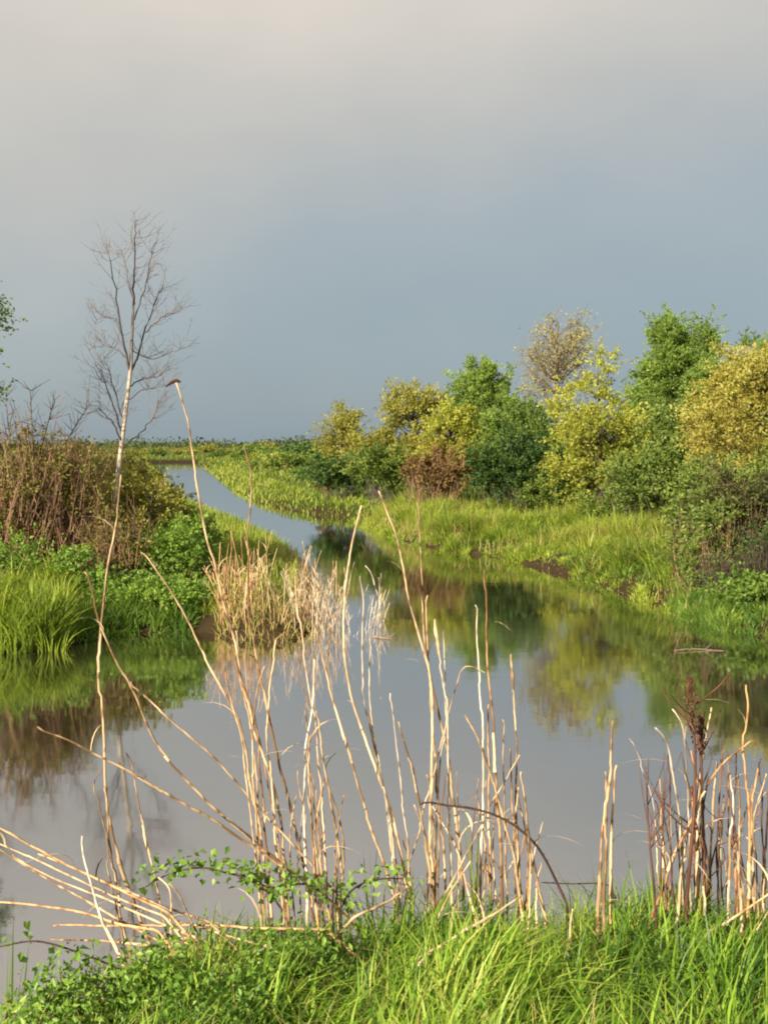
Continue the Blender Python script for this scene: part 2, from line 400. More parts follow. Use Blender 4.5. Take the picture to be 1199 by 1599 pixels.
def fill_leaves(mb, C, cr, nleaf, size, flat=0.7, aspect=0.6, drift=0.55, floor=None, sprays=7):
    """leaves strung along short sprays that leave every clump, mostly upwards and outwards"""
    n = len(C); per = max(2, nleaf // (n * sprays))
    cen = C.mean(0)
    rad = np.exp(rng.normal(0, 0.28, n)) * cr * 1.35
    o = norm(C - cen)
    d = norm(rng.normal(size=(n, sprays, 3)) * np.array([1, 1, 0.75]) + o[:, None, :] * 0.45 + np.array([0, 0, 0.5]))
    L = rad[:, None] * U(0.5, 1.25, (n, sprays))
    t = U(0, 1, (n, sprays, per)) ** 0.75
    jit = rng.normal(size=(n, sprays, per, 3)) * (cr * 0.17) * (1.15 - t[..., None] * 0.6)
    pos = C[:, None, None, :] + d[:, :, None, :] * (L[:, :, None] * t)[..., None] + jit
    pos[..., 2] -= (t ** 2 * L[:, :, None]) * 0.12
    cl = np.clip(U(0, 1, (n, 1, 1)) * 0.7 + U(0, 0.3, (n, sprays, 1)), 0, 1)
    r = np.clip(drift * cl + (1 - drift) * U(0, 1, t.shape), 0, 1)
    ax = np.broadcast_to(d[:, :, None, :], pos.shape)
    pos = pos.reshape(-1, 3); r = r.reshape(-1); ax = ax.reshape(-1, 3)
    if floor is not None:
        keep = pos[:, 2] > floor; pos = pos[keep]; r = r[keep]; ax = ax[keep]
    add_leaves(mb, pos, size * U(0.6, 1.4, len(pos)), r, axis=ax * 0.7, aspect=aspect)

def tree(name, label, cat, Y, trunk, ells, nclump, nleaf, size, mat, bark='bark_dark', tr=0.09, cr=0.45, group=None, surf=0.5, twigs=0, extra=None, depth=0.9, flat=0.7):
    """trunk: photo pixels from foot to top; limbs reach from the trunk to every leaf clump"""
    tp = np.array([P(x, y, Y) for x, y in trunk])
    g = float(hgt(tp[0, 0], Y)); tp[0, 2] = g - 0.05
    base = (tp[0, 0], Y, g)
    root = thing(name, base, label, cat, group)
    tp[1:, 1] += U(-0.2, 0.2, len(tp) - 1)
    n = 14
    seg = np.linspace(0, len(tp) - 1, n); ip = np.minimum(seg.astype(int), len(tp) - 2); f = (seg - ip)[:, None]
    path = tp[ip] * (1 - f) + tp[ip + 1] * f
    path[1:-1] += rng.normal(size=(n - 2, 3)) * 0.03 * np.array([1, 1, 0])
    rad = tr * (1 - 0.85 * np.linspace(0, 1, n))
    mt = MB(); add_tubes(mt, path[None], rad[None], 7)
    C = clump_points(ells, Y, nclump, surf, depth)
    C = C[C[:, 2] > g + 0.25]
    # limbs
    hz = np.clip(C[:, 2] - np.linalg.norm(C[:, :2] - path[0, :2], axis=1) * U(0.5, 1.0, len(C)), path[2, 2], path[-1, 2] * 0.98)
    j = np.array([np.argmin(np.abs(path[:, 2] - z)) for z in hz])
    p0 = path[j]; mid = (p0 + C) / 2 + np.array([0, 0, -0.12]) * np.linalg.norm(C - p0, axis=1)[:, None] + rng.normal(size=C.shape) * 0.12
    ln = np.linalg.norm(C - p0, axis=1)
    r0 = np.minimum(0.010 + 0.011 * ln, rad[j] * 0.6)[:, None]
    add_tubes(mt, bez(p0, mid, C, 6), r0 * np.linspace(1, 0.25, 6)[None, :], 4, rnd=U(-0.2, 0.2, (len(C), 1)))
    if twigs:
        k = rng.integers(0, len(C), twigs)
        e = C[k] + rvec(twigs) * cr * 1.1 + np.array([0, 0, 0.25]) * cr
        add_tubes(mt, bez(p0[k] * 0.3 + C[k] * 0.7, C[k], e, 4), np.linspace(0.010, 0.004, 4)[None, :] * np.ones((twigs, 1)), 3)
    mt.build('trunk', bark, root)
    mc = MB(); fill_leaves(mc, C, cr, int(nleaf * 2.2), size * 0.72, flat, floor=g + 0.1)
    mc.build('crown', mat, root)
    if extra:
        C2 = clump_points(extra[0], Y, extra[1], surf, depth); m2 = MB(); fill_leaves(m2, C2, cr, extra[2], size, flat)
        m2.build('crown', extra[3], root)
    return root

def shrub(name, label, cat, Y, ells, nclump, nleaf, size, mat, bark='twig_grey', cr=0.3, group=None, nstem=14, stem_r=0.012, surf=0.35, depth=0.9, bare=0, bare_h=(0.6, 1.2), foot=None):
    cx = np.mean([e[0] for e in ells]) if foot is None else foot
    b = P(cx, HZ, Y); g = float(hgt(b[0], Y)); base = (b[0], Y, g)
    root = thing(name, base, label, cat, group)
    C = clump_points(ells, Y, nclump, surf, depth)
    C[:, 2] = np.maximum(C[:, 2], g + 0.15)
    ms = MB()
    k = rng.integers(0, len(C), nstem)
    foot_ = np.array(base) + np.stack([(C[k, 0] - base[0]) * U(0.3, 0.7, nstem), (C[k, 1] - Y) * U(0.3, 0.7, nstem), np.zeros(nstem)], 1)
    foot_[:, 2] = hgt(foot_[:, 0], foot_[:, 1]) - 0.05
    e = C[k]; mid = foot_ * 0.45 + e * 0.55 + np.array([0, 0, 0.12]) + rng.normal(size=e.shape) * 0.12
    add_tubes(ms, bez(foot_, mid, e, 6), stem_r * U(0.6, 1.3, (nstem, 1)) * np.linspace(1, 0.3, 6)[None], 4, rnd=U(-0.3, 0.5, (nstem, 1)))
    if bare:
        k = rng.integers(0, len(C), bare)
        f0 = C[k] * np.array([1, 1, 0]); f0[:, 2] = np.maximum(C[k, 2] - U(0.3, 1.2, bare), g)
        f0[:, :2] += rng.normal(size=(bare, 2)) * 0.15
        L = U(*bare_h, bare)[:, None]
        d = norm(rng.normal(size=(bare, 3)) * np.array([0.35, 0.35, 0.12]) + np.array([0, 0, 1]))
        e = f0 + d * L; mid = f0 + d * L * 0.5 + rng.normal(size=e.shape) * 0.06
        add_tubes(ms, bez(f0, mid, e, 5), stem_r * 0.75 * np.linspace(1, 0.35, 5)[None] * np.ones((bare, 1)), 3, rnd=U(-0.3, 0.6, (bare, 1)))
        # side twigs
        nt_ = bare
        s = mid; e2 = s + norm(d[:, :] + rvec(bare) * 0.8) * L * 0.35
        add_tubes(ms, bez(s, (s + e2) / 2 + np.array([0, 0, -0.03]), e2, 3), stem_r * 0.45 * np.linspace(1, 0.4, 3)[None] * np.ones((bare, 1)), 3, rnd=U(-0.3, 0.6, (bare, 1)))
    ms.build('stems', bark, root)
    mc = MB(); fill_leaves(mc, C, cr, int(nleaf * 1.7), size * 0.8, floor=max(0.03, g - 0.2))
    mc.build('foliage', mat, root)
    return root

# ---- right bank trees, far to near
RT = 'trees on the right bank'
tree('young_tree', 'small sparse olive tree with a thin top shoot, first tree beyond the channel', 'tree', 50, [(533, 745), (532, 690), (537, 632)],
     [(532, 700, 38, 42), (540, 662, 20, 28)], 60, 3200, 0.17, 'leaf_olive', 'bark_tan', 0.07, 0.55, RT, 0.3)
tree('olive_tree', 'thin olive-yellow tree with two dark bare trunks showing below its crown', 'tree', 43, [(650, 765), (651, 690), (640, 605)],
     [(640, 645, 44, 42), (618, 632, 26, 32), (668, 640, 32, 32)], 70, 3000, 0.16, 'leaf_olive', 'bark_dark', 0.11, 0.5, RT, 0.45, 60)
tree('yellow_tree', 'yellow-olive leafy tree close in front of the dark green rounded tree', 'tree', 39, [(700, 770), (702, 700), (700, 630)],
     [(700, 680, 46, 52), (722, 660, 26, 40), (680, 715, 32, 26)], 90, 5600, 0.15, 'leaf_yellow', 'bark_dark', 0.10, 0.42, RT, 0.45)
tree('green_tree', 'dense dark green rounded tree between the yellow-olive tree and the tall tan tree', 'tree', 43, [(762, 770), (762, 680), (760, 580)],
     [(755, 630, 48, 52), (778, 665, 54, 56), (752, 598, 30, 34), (735, 640, 34, 50)], 150, 15000, 0.16, 'leaf_tree', 'bark_dark', 0.13, 0.5, RT, 0.5)
tree('tan_tree', 'tall half-bare tan tree with open crown, tallest behind the yellow bush', 'tree', 38, [(872, 770), (870, 650), (868, 560), (872, 500)],
     [(866, 560, 50, 62), (838, 590, 34, 46), (900, 550, 36, 50), (865, 518, 26, 24), (905, 515, 22, 24)], 110, 1900, 0.12, 'leaf_tan', 'bark_tan', 0.11, 0.5, RT, 0.35, 420)
tree('yellow_tree', 'bright yellow full-leaved tree in front of the tall tan tree', 'tree', 32, [(938, 790), (937, 690), (930, 590)],
     [(935, 690, 74, 66), (900, 640, 44, 54), (935, 596, 36, 44), (980, 690, 46, 54), (892, 735, 42, 40), (945, 740, 50, 34)], 150, 7600, 0.14, 'leaf_yellow', 'bark_dark', 0.12, 0.42, RT, 0.45, 40)
tree('green_tree', 'tall dense bright green tree with pointed top right of the yellow tree', 'tree', 39, [(1042, 790), (1040, 650), (1040, 520)],
     [(1038, 600, 54, 60), (1040, 548, 34, 46), (1042, 515, 16, 26), (1030, 630, 52, 44), (1062, 570, 30, 40)], 170, 18000, 0.15, 'leaf_tree', 'bark_dark', 0.14, 0.5, RT, 0.5)
tree('green_tree', 'narrow upright green tree rising beside the tall dense green tree', 'tree', 38.5, [(1103, 790), (1103, 650), (1101, 515)],
     [(1102, 560, 18, 56), (1106, 600, 30, 56), (1125, 620, 36, 50)], 90, 8000, 0.15, 'leaf_tree', 'bark_dark', 0.10, 0.45, RT, 0.5)
tree('orange_tree', 'broad orange-yellow leafing tree reaching out of the right picture edge', 'tree', 29, [(1170, 850), (1168, 720), (1175, 580)],
     [(1165, 630, 78, 70), (1120, 650, 44, 56), (1200, 600, 60, 56), (1150, 590, 44, 40), (1235, 640, 60, 66)], 190, 11000, 0.12, 'leaf_orange', 'bark_dark', 0.13, 0.40, RT, 0.45, 60)
tree('green_tree', 'leafy green tree half hidden behind the orange-yellow tree at the picture edge', 'tree', 40, [(1215, 800), (1210, 650), (1205, 530)],
     [(1205, 575, 50, 52), (1240, 600, 60, 70)], 90, 7000, 0.15, 'leaf_tree', 'bark_dark', 0.12, 0.5, RT, 0.5)

# ---- right bank shrubs
SH = 'shrubs on the right bank'
shrub('brown_shrub', 'reddish brown twiggy shrub under the yellow-olive tree', 'shrub', 36.5, [(690, 735, 46, 26), (660, 740, 28, 20)], 60, 3000, 0.14, 'leaf_red', 'twig_red', 0.3, SH, 60, 0.02, bare=160, bare_h=(0.4, 1.0))
shrub('red_shrub', 'small rust red shrub low at the channel edge', 'shrub', 48, [(512, 752, 14, 14)], 14, 500, 0.16, 'leaf_red', 'twig_red', 0.25, SH, 14)
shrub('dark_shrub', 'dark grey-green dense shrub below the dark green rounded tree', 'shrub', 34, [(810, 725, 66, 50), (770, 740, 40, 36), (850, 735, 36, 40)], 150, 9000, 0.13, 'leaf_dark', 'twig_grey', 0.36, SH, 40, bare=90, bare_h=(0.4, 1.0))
shrub('green_shrub', 'green shrub between the dark grey-green shrub and dark green tree top', 'shrub', 38, [(790, 680, 50, 40), (825, 690, 34, 36)], 80, 5600, 0.14, 'leaf_tree', 'twig_grey', 0.38, SH, 30)
shrub('green_shrub', 'mid green shrub behind the brown shrub near the two bare trunks', 'shrub', 41, [(610, 735, 40, 30), (575, 725, 34, 28), (640, 745, 30, 22)], 80, 4400, 0.16, 'leaf_mid', 'twig_grey', 0.4, SH, 30)
shrub('green_shrub', 'dark green low shrub at the foot of the small sparse olive tree', 'shrub', 46, [(545, 735, 40, 24), (500, 735, 26, 20)], 60, 3400, 0.17, 'leaf_dark', 'twig_grey', 0.4, SH, 24)
shrub('orange_shrub', 'orange-yellow shrub glowing above the reddish brown twiggy shrub', 'shrub', 38, [(700, 712, 34, 22), (680, 700, 22, 18)], 40, 1900, 0.14, 'leaf_orange', 'twig_red', 0.3, SH, 20)
shrub('leafy_shrub', 'mid green leafy shrub below the bright yellow tree', 'shrub', 29, [(1000, 752, 66, 46), (945, 785, 44, 22), (1045, 735, 44, 60)], 170, 9500, 0.115, 'leaf_mid', 'twig_grey', 0.30, SH, 50, bare=70, bare_h=(0.4, 0.9))
shrub('leafy_shrub', 'olive green shrub between the leafy shrub and the orange-yellow tree', 'shrub', 31, [(1045, 685, 46, 54), (1085, 700, 44, 60)], 110, 6000, 0.12, 'leaf_mid', 'twig_grey', 0.34, SH, 36)
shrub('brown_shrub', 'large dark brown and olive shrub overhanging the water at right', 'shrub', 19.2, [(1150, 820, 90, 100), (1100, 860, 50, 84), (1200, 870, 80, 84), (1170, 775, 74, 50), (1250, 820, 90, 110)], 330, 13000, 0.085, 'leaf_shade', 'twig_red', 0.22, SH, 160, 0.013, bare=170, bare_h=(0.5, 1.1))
shrub('leafy_shrub', 'olive leafy shrub growing against the large dark brown shrub', 'shrub', 21, [(1095, 780, 56, 56), (1150, 765, 74, 44), (1080, 820, 40, 50)], 150, 6600, 0.09, 'leaf_mid', 'twig_grey', 0.25, SH, 60)
shrub('leafy_shrub', 'light olive shrub leaning over the right end of the bright sedge', 'shrub', 18.6, [(1085, 880, 40, 60), (1110, 830, 40, 56), (1150, 880, 44, 50)], 100, 3400, 0.075, 'leaf_mid', 'twig_red', 0.2, SH, 110, 0.008, bare=80, bare_h=(0.3, 0.7))
shrub('dark_shrub', 'added dark bare-twigged shrub standing in for shade at the right edge above the water', 'shrub', 18.0, [(1165, 880, 56, 40), (1200, 860, 50, 50), (1120, 905, 34, 30)], 90, 900, 0.07, 'leaf_dark', 'bark_dark', 0.2, SH, 130, 0.009, bare=300, bare_h=(0.4, 0.8))  # dark twigs added to put the shadow inside the right bushes into colour
shrub('green_plant', 'bright green leafy plant at the waterline under the large brown shrub', 'shrub', 17.0, [(1165, 930, 44, 34), (1195, 955, 34, 28), (1230, 940, 50, 40)], 70, 2000, 0.09, 'shoot', 'green_stem', 0.20, SH, 30, 0.006)
for i, (x, Y, w, h, mt) in enumerate([(1290, 24, 110, 120, 'leaf_mid'), (1400, 22, 130, 150, 'leaf_brown'), (1330, 34, 120, 120, 'leaf_orange'), (1500, 28, 140, 170, 'leaf_green')]):
    shrub('bank_shrub', ['olive shrub beside the large brown one, outside the right edge', 'wide brown shrub outside the right edge', 'tall orange shrub outside the right edge', 'green thicket shrub outside the right edge'][i], 'shrub', Y, [(x, 740, w, h)], 120, 4000, 0.13, mt, 'twig_grey', 0.4, SH, 40)

shrub('dark_shrub', 'dark green shrub between the dark grey-green shrub and the mid green leafy one', 'shrub', 33, [(885, 775, 50, 22), (850, 770, 40, 24)], 70, 5000, 0.12, 'leaf_mid', 'twig_grey', 0.32, SH, 40)
shrub('olive_shrub', 'olive shrub filling the gap below the two green trees', 'shrub', 37, [(1035, 670, 54, 50), (1080, 660, 44, 50)], 100, 5600, 0.13, 'leaf_mid', 'twig_grey', 0.36, SH, 40)
shrub('olive_shrub', 'olive-yellow shrub under the two bare dark trunks', 'shrub', 41, [(665, 700, 40, 34), (640, 715, 36, 28), (735, 725, 34, 28)], 80, 4000, 0.14, 'leaf_olive', 'twig_grey', 0.36, SH, 30)
shrub('orange_shrub', 'orange-olive shrub joining the broad orange tree to the large brown shrub', 'shrub', 25, [(1125, 680, 64, 54), (1190, 690, 64, 60)], 110, 5000, 0.10, 'leaf_orange', 'twig_red', 0.28, SH, 40)

shrub('light_shrub', 'light yellow-green shrub between the rounded green tree and the bright yellow tree', 'shrub', 37, [(825, 665, 40, 44), (850, 695, 40, 40), (805, 640, 26, 26)], 90, 4000, 0.12, 'leaf_tree', 'twig_grey', 0.34, SH, 40)
shrub('light_shrub', 'light olive-green shrub between the small sparse tree and the two bare trunks', 'shrub', 45, [(580, 708, 40, 28), (600, 690, 26, 26)], 60, 2800, 0.14, 'leaf_olive', 'twig_grey', 0.36, SH, 24)
shrub('light_shrub', 'fresh green shrub filling the gap between bright yellow and tall green tree', 'shrub', 36, [(1000, 650, 34, 44), (1015, 690, 40, 40)], 70, 3600, 0.12, 'leaf_tree', 'twig_grey', 0.34, SH, 30)
shrub('light_shrub', 'yellow-green shrub between narrow green tree and broad orange-yellow tree', 'shrub', 34, [(1095, 640, 36, 54), (1120, 600, 30, 40)], 80, 4000, 0.12, 'leaf_tree', 'twig_grey', 0.34, SH, 30)

# ---- low shrubs over the marsh
def low_shrub_proto(mat, size, n):
    base = (0, 0, 0)
    root = thing('low_shrub', base, '', 'shrub')
    C = rvec(n) * np.array([0.75, 0.7, 0.55]) * U(0.5, 1.05, (n, 1)); C[:, 2] = np.abs(C[:, 2]) + 0.1
    ms = MB(); f = C * np.array([0.3, 0.3, 0]) - np.array([0, 0, 0.1])
    add_tubes(ms, bez(f, (f + C) / 2 + np.array([0, 0, 0.1]), C, 4), np.linspace(0.014, 0.005, 4)[None] * np.ones((n, 1)), 3)
    ms.build('stems', 'twig_grey', root)
    mc = MB(); fill_leaves(mc, C, 0.26, 620, size, floor=0.0); mc.build('foliage', mat, root)
    return root
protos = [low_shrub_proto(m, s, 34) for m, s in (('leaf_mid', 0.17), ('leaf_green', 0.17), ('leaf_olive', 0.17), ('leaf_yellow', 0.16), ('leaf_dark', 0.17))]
LABM = ['mid green low shrub on the flat marsh right of the channel', 'fresh green low shrub on the flat marsh right of the channel', 'olive low shrub on the flat marsh right of the channel',
        'yellowish low shrub on the flat marsh right of the channel', 'dark green low shrub on the flat marsh right of the channel']
LABL = [s.replace('right of the channel', 'left of the channel') for s in LABM]
used = [False] * 5
def place_low(k, x, y, s, sz, lab):
    o = protos[k] if not used[k] else copy_tree(protos[k])
    used[k] = True
    o.location = (x, y, float(hgt(x, y))); o.rotation_euler = (0, 0, U(0, 6.28)); o.scale = (s, s, sz)
    o['label'] = lab; o['group'] = lab.replace('low shrub', 'low shrubs')
cnt = 0
for t in range(2000):
    if cnt >= 130: break
    Y = float(np.exp(U(math.log(50), math.log(230)))); px = U(320, 660)
    X = (px - CX) / F * Y
    if float(sdf(X, Y)) < 2.2 + Y * 0.012: continue
    if Y < 75 and U() < 0.35: continue
    k = int(rng.choice(5, p=[0.26, 0.26, 0.18, 0.14, 0.16]))
    s = U(0.9, 2.0) * (1 + Y / 200); place_low(k, X, Y, s, s * U(0.5, 0.8), LABM[k]); cnt += 1
cnt = 0
for t in range(2000):
    if cnt >= 90: break
    Y = float(np.exp(U(math.log(36), math.log(330)))); px = U(-60, 330)
    X = (px - CX) / F * Y
    if float(sdf(X, Y)) < 2.5 + Y * 0.02: continue
    k = int(rng.choice(5, p=[0.2, 0.1, 0.4, 0.2, 0.1]))
    s = U(0.6, 1.2) * (1 + Y / 260); place_low(k, X, Y, s, s * U(0.5, 0.8), LABL[k]); cnt += 1

# ---- far treeline: one mass on the horizon
mb = MB()
n = 4200
X = U(-900, 900, n); Yd = U(420, 620, n)
zt = 2.6 + 1.1 * np.sin(X * 0.013 + 1) + 0.9 * np.sin(X * 0.047 + 2) + 0.6 * np.sin(X * 0.13) + U(0, 1, n) ** 4 * 3.2
idx = np.repeat(np.arange(n), 12)
pos = np.stack([X[idx] + rng.normal(size=len(idx)) * 3.2, Yd[idx] + rng.normal(size=len(idx)) * 2, 0.7 + np.maximum(zt[idx], 1.2) * U(0, 1, len(idx)) ** 0.8], 1)
add_leaves(mb, pos, U(0.8, 1.7, len(pos)), np.clip(U(0, 1, n)[idx] * 0.7 + U(0, 0.3, len(idx)), 0, 1), aspect=0.8)
o = mb.build('distant_treeline', 'leaf_far'); tag(o, 'thin dark green line of far woods along the horizon', 'woodland', kind='stuff')

# ------------------------------------------------------------------ grasses
def sample(n, xr, yr, cond):
    X = U(*xr, n); Y = U(*yr, n); d = sdf(X, Y); k = cond(X, Y, d)
    return X[k], Y[k], d[k]

def grass(name, label, mat, X, Y, h, w, lean, bend=0.5, patch=1.0, drift=0.5, zoff=-0.03, az=None):
    Z = hgt(X, Y) + zoff
    r = np.clip(0.5 + 0.45 * wob(X, Y, patch) * drift + U(-0.45, 0.45, len(X)), 0, 1)
    mb = MB(); add_blades(mb, np.stack([X, Y, Z], 1), h, w, lean, r, bend, az)
    o = mb.build(name, mat); tag(o, label, 'grass', kind='stuff'); return o

def tussocks(name, label, mat, X, Y, h, per, rad, w, wl=(0.35, 1.3)):
    """grass growing in tussocks whose blades arch outwards"""
    n = len(X); k = np.repeat(np.arange(n), per)
    a = U(0, 2 * math.pi, len(k)); q = np.sqrt(U(0, 1, len(k)))
    rr = rad * np.exp(rng.normal(0, 0.3, n))[k] * q
    x = X[k] + np.cos(a) * rr; y = Y[k] + np.sin(a) * rr
    hb = h[k] * U(0.55, 1.15, len(k)) * (1.05 - 0.25 * q)
    r = np.clip(U(0, 1, n)[k] * 0.55 + U(0, 0.45, len(k)), 0, 1)
    mb = MB(); add_blades(mb, np.stack([x, y, hgt(x, y) - 0.03], 1), hb, U(*w, len(k)), U(*wl, len(k)) * (0.35 + 0.75 * q), r, 0.6, a + U(-0.7, 0.7, len(k)), seg=4)
    o = mb.build(name, mat); tag(o, label, 'grass', kind='stuff'); return o

# right bank sedge along the waterline
X, Y, d = sample(5200, (-3, 16), (15, 38), lambda X, Y, d: (X > -2.2 + 0 * Y) & (d > -0.06) & (d < np.where(Y > 19, 7.0, 1.6)) & (X / Y > -0.02) & (X / Y < 0.288 + 0.012 * wob(X, Y, 2)))
lum = np.clip(0.5 + 0.5 * wob(X * 0.7, Y * 0.7, 1.3), 0, 1); kp = U(0, 1, len(X)) < 0.35 + 0.65 * lum
X, Y, d, lum = X[kp], Y[kp], d[kp], lum[kp]
tussocks('sedge_bank', 'bright yellow-green tall sedge along the right waterline', 'bank_grass', X, Y, (0.35 + 0.62 * lum) * U(0.6, 1.3, len(X)) * np.where(d < 0.5, 0.5, 1) * np.where(wob(X + 3, Y, 2.3) < -0.35, 0.55, 1), 80, 0.20, (0.016, 0.038))
X, Y, d = sample(9000, (2, 12), (14, 21), lambda X, Y, d: (X / Y > 0.285) & (d > -0.15) & (d < 1.1) & (U(0, 1, len(X)) < 0.45))
tussocks('sedge_bank', 'fresh green sedge tucked under the right shrubs at the water', 'left_grass', X, Y, U(0.12, 0.36, len(X)), 40, 0.14, (0.014, 0.03))
X, Y, d = sample(26000, (-3, 14), (14.5, 36), lambda X, Y, d: (X / Y > -0.04) & (d > -0.1) & (d < 0.5))
grass('dry_grass', 'tan dead litter along the right waterline under the bright sedge', 'dry_grass', X, Y, U(0.04, 0.18, len(X)), U(0.01, 0.024, len(X)), U(0.4, 1.5, len(X)), 0.7, 1.0)
X, Y, d = sample(30000, (-3, 14), (15, 38), lambda X, Y, d: (X / Y > -0.04) & (d > 0.1) & (d < 7) & (X / Y < 0.3))
grass('sedge_bank', 'short green understorey grass between the sedge tussocks of the right bank', 'left_grass', X, Y, U(0.12, 0.42, len(X)), U(0.015, 0.035, len(X)), U(0.3, 1.2, len(X)), 0.6, 0.8)
X, Y, d = sample(24000, (-3, 14), (15, 38), lambda X, Y, d: (X / Y > -0.04) & (d > 0.0) & (d < 7) & (X / Y < 0.3) & (wob(X, Y, 0.9) > -0.1))
grass('dry_grass', 'last year\'s straw standing in patches among the right bank sedge', 'dry_grass', X, Y, U(0.3, 0.85, len(X)), U(0.008, 0.018, len(X)), U(0.1, 1.0, len(X)), 0.5, 0.9)
# marsh grass right and left of the channel
X, Y, d = sample(60000, (-60, 60), (34, 170), lambda X, Y, d: (d > 0.0) & (np.abs(X / Y) < 0.5) & (U(0, 1, len(X)) < 60 / Y) & (sdf(X, Y) > -0.1))
grass('marsh_grass', 'yellow-green rough grass over the flat marsh beyond the trees', 'marsh_grass', X, Y, U(0.15, 0.4, len(X)) * (1 + Y / 220), 0.05 + 0.0009 * Y, U(0.1, 0.7, len(X)), 0.4, 0.12)
# channel edge grass, right
X, Y, d = sample(120000, (-30, 3), (30, 120), lambda X, Y, d: (d > -0.1) & (d < 2.6) & (X > -3.2 - (Y - 33) * 0.31) & (U(0, 1, len(X)) < 40 / Y))
grass('channel_grass', 'pale green grass fringe on the right edge of the channel', 'bank_grass', X, Y, U(0.12, 0.34, len(X)), 0.03 + 0.0006 * Y, U(0.2, 0.9, len(X)), 0.5, 0.3)
# left bank: waterline grass, bright at far left
X, Y, d = sample(1700, (-11, -1.5), (14, 20), lambda X, Y, d: (d > -0.05) & (d < 2.0) & (X / Y < -0.17))
w = X / Y
hh = np.where(w < -0.315, 1.1, 0.55) * U(0.55, 1.15, len(X)) * (0.7 + 0.3 * wob(X, Y, 2.0))
k_ = w < -0.312 + 0.01 * wob(X, Y, 3)
tussocks('bank_grass', 'tall bright yellow-green grass at the far left waterline', 'bank_grass', X[k_], Y[k_], hh[k_], 70, 0.18, (0.018, 0.042), (0.2, 0.9))
X, Y, hh = X[~k_], Y[~k_], hh[~k_]
tussocks('bank_grass', 'lush green grass along the left waterline below the shrubs', 'left_grass', X, Y, hh, 60, 0.2, (0.018, 0.042), (0.3, 1.2))
# dry grass on the left bank crest
X, Y, d = sample(40000, (-26, -2), (19, 60), lambda X, Y, d: (d > 0.2) & (d < 9) & (X / Y < -0.19) & (X / Y > -0.42) & (X < -5.5 - (Y - 24) * 0.2) & (U(0, 1, len(X)) < 24 / Y))
grass('dry_grass', 'tan dry grass along the crest of the left bank beside the channel', 'dry_grass', X, Y, U(0.35, 0.9, len(X)), 0.022 + 0.0006 * Y, U(0.1, 0.6, len(X)), 0.4, 0.5)
# green grass on the channel side of the left bank
X, Y, d = sample(50000, (-16, 0), (16.5, 45), lambda X, Y, d: (d > 0.0) & (d < 3.2) & (X / Y < -0.085) & (X / Y > -0.26) & (X > -8.2 - (Y - 24) * 0.31))
grass('bank_grass', 'yellow-green grass on the channel side of the left bank', 'bank_grass', X, Y, U(0.2, 0.5, len(X)), U(0.02, 0.04, len(X)), U(0.2, 0.8, len(X)), 0.5, 0.5)

# ------------------------------------------------------------------ left bank shrubs
LS = 'shrubs on the left bank'
shrub('brown_shrub', 'reddish brown twiggy shrub at the left picture edge', 'shrub', 18.2, [(10, 760, 84, 88), (-40, 770, 80, 90), (60, 790, 64, 76), (70, 728, 50, 50)], 170, 4200, 0.075, 'leaf_brown', 'twig_red', 0.22, LS, 120, 0.012, bare=430, bare_h=(0.7, 1.5))
shrub('brown_shrub', 'olive and brown twiggy shrub left of the pale bare tree', 'shrub', 18.6, [(110, 780, 62, 72), (150, 800, 50, 60), (80, 750, 50, 50)], 150, 2800, 0.075, 'leaf_brown', 'twig_red', 0.22, LS, 100, 0.011, bare=300, bare_h=(0.6, 1.3))
shrub('brown_shrub', 'small dark brown shrub at the foot of the pale bare tree', 'shrub', 18.0, [(195, 840, 46, 48), (170, 865, 40, 36)], 80, 1600, 0.075, 'leaf_brown', 'twig_red', 0.2, LS, 60, 0.01, bare=160, bare_h=(0.5, 0.9))
shrub('leafy_shrub', 'olive-green leafy shrub on the crest right of the pale bare tree', 'shrub', 20, [(245, 810, 48, 60), (215, 775, 42, 48), (190, 800, 36, 50)], 110, 3600, 0.085, 'leaf_olive', 'twig_grey', 0.24, LS, 50, bare=60, bare_h=(0.4, 0.8))
shrub('leafy_shrub', 'yellow-green leafy shrub sloping down to the tan reeds', 'shrub', 19, [(295, 860, 36, 52), (270, 890, 40, 46), (318, 890, 22, 46)], 110, 3600, 0.08, 'leaf_fresh', 'green_stem', 0.22, LS, 50)
shrub('leafy_shrub', 'fresh green leafy plants between the bright grass and reed spit, low over the water', 'shrub', 16.9, [(150, 930, 46, 44), (215, 940, 50, 40), (280, 940, 46, 38)], 130, 4200, 0.075, 'leaf_fresh', 'green_stem', 0.2, LS, 50, 0.006)
shrub('leafy_shrub', 'green leafy plant behind the bright grass at far left', 'shrub', 17.0, [(40, 880, 60, 40), (100, 890, 46, 36), (-30, 880, 50, 40)], 100, 3200, 0.075, 'leaf_fresh', 'green_stem', 0.2, LS, 40, 0.006)
shrub('tan_shrub', 'tan and brown half-dry shrub on the crest left of the pale trunk', 'shrub', 21, [(140, 735, 44, 42), (175, 765, 40, 44), (110, 730, 36, 42)], 110, 2600, 0.09, 'leaf_tan', 'twig_red', 0.26, LS, 60, 0.012, bare=200, bare_h=(0.5, 1.1))
shrub('tan_shrub', 'tan half-dry shrub on the crest right of the pale trunk', 'shrub', 22, [(215, 755, 40, 38), (252, 788, 34, 30), (185, 735, 30, 30)], 90, 2200, 0.09, 'leaf_brown', 'bark_tan', 0.26, LS, 40, 0.011, bare=160, bare_h=(0.4, 0.8))
shrub('leafy_shrub', 'fresh green shrub on the slope above the fresh green plants', 'shrub', 18.2, [(235, 880, 44, 52), (275, 855, 40, 46)], 110, 3600, 0.08, 'leaf_fresh', 'green_stem', 0.22, LS, 50, bare=40, bare_h=(0.3, 0.6))
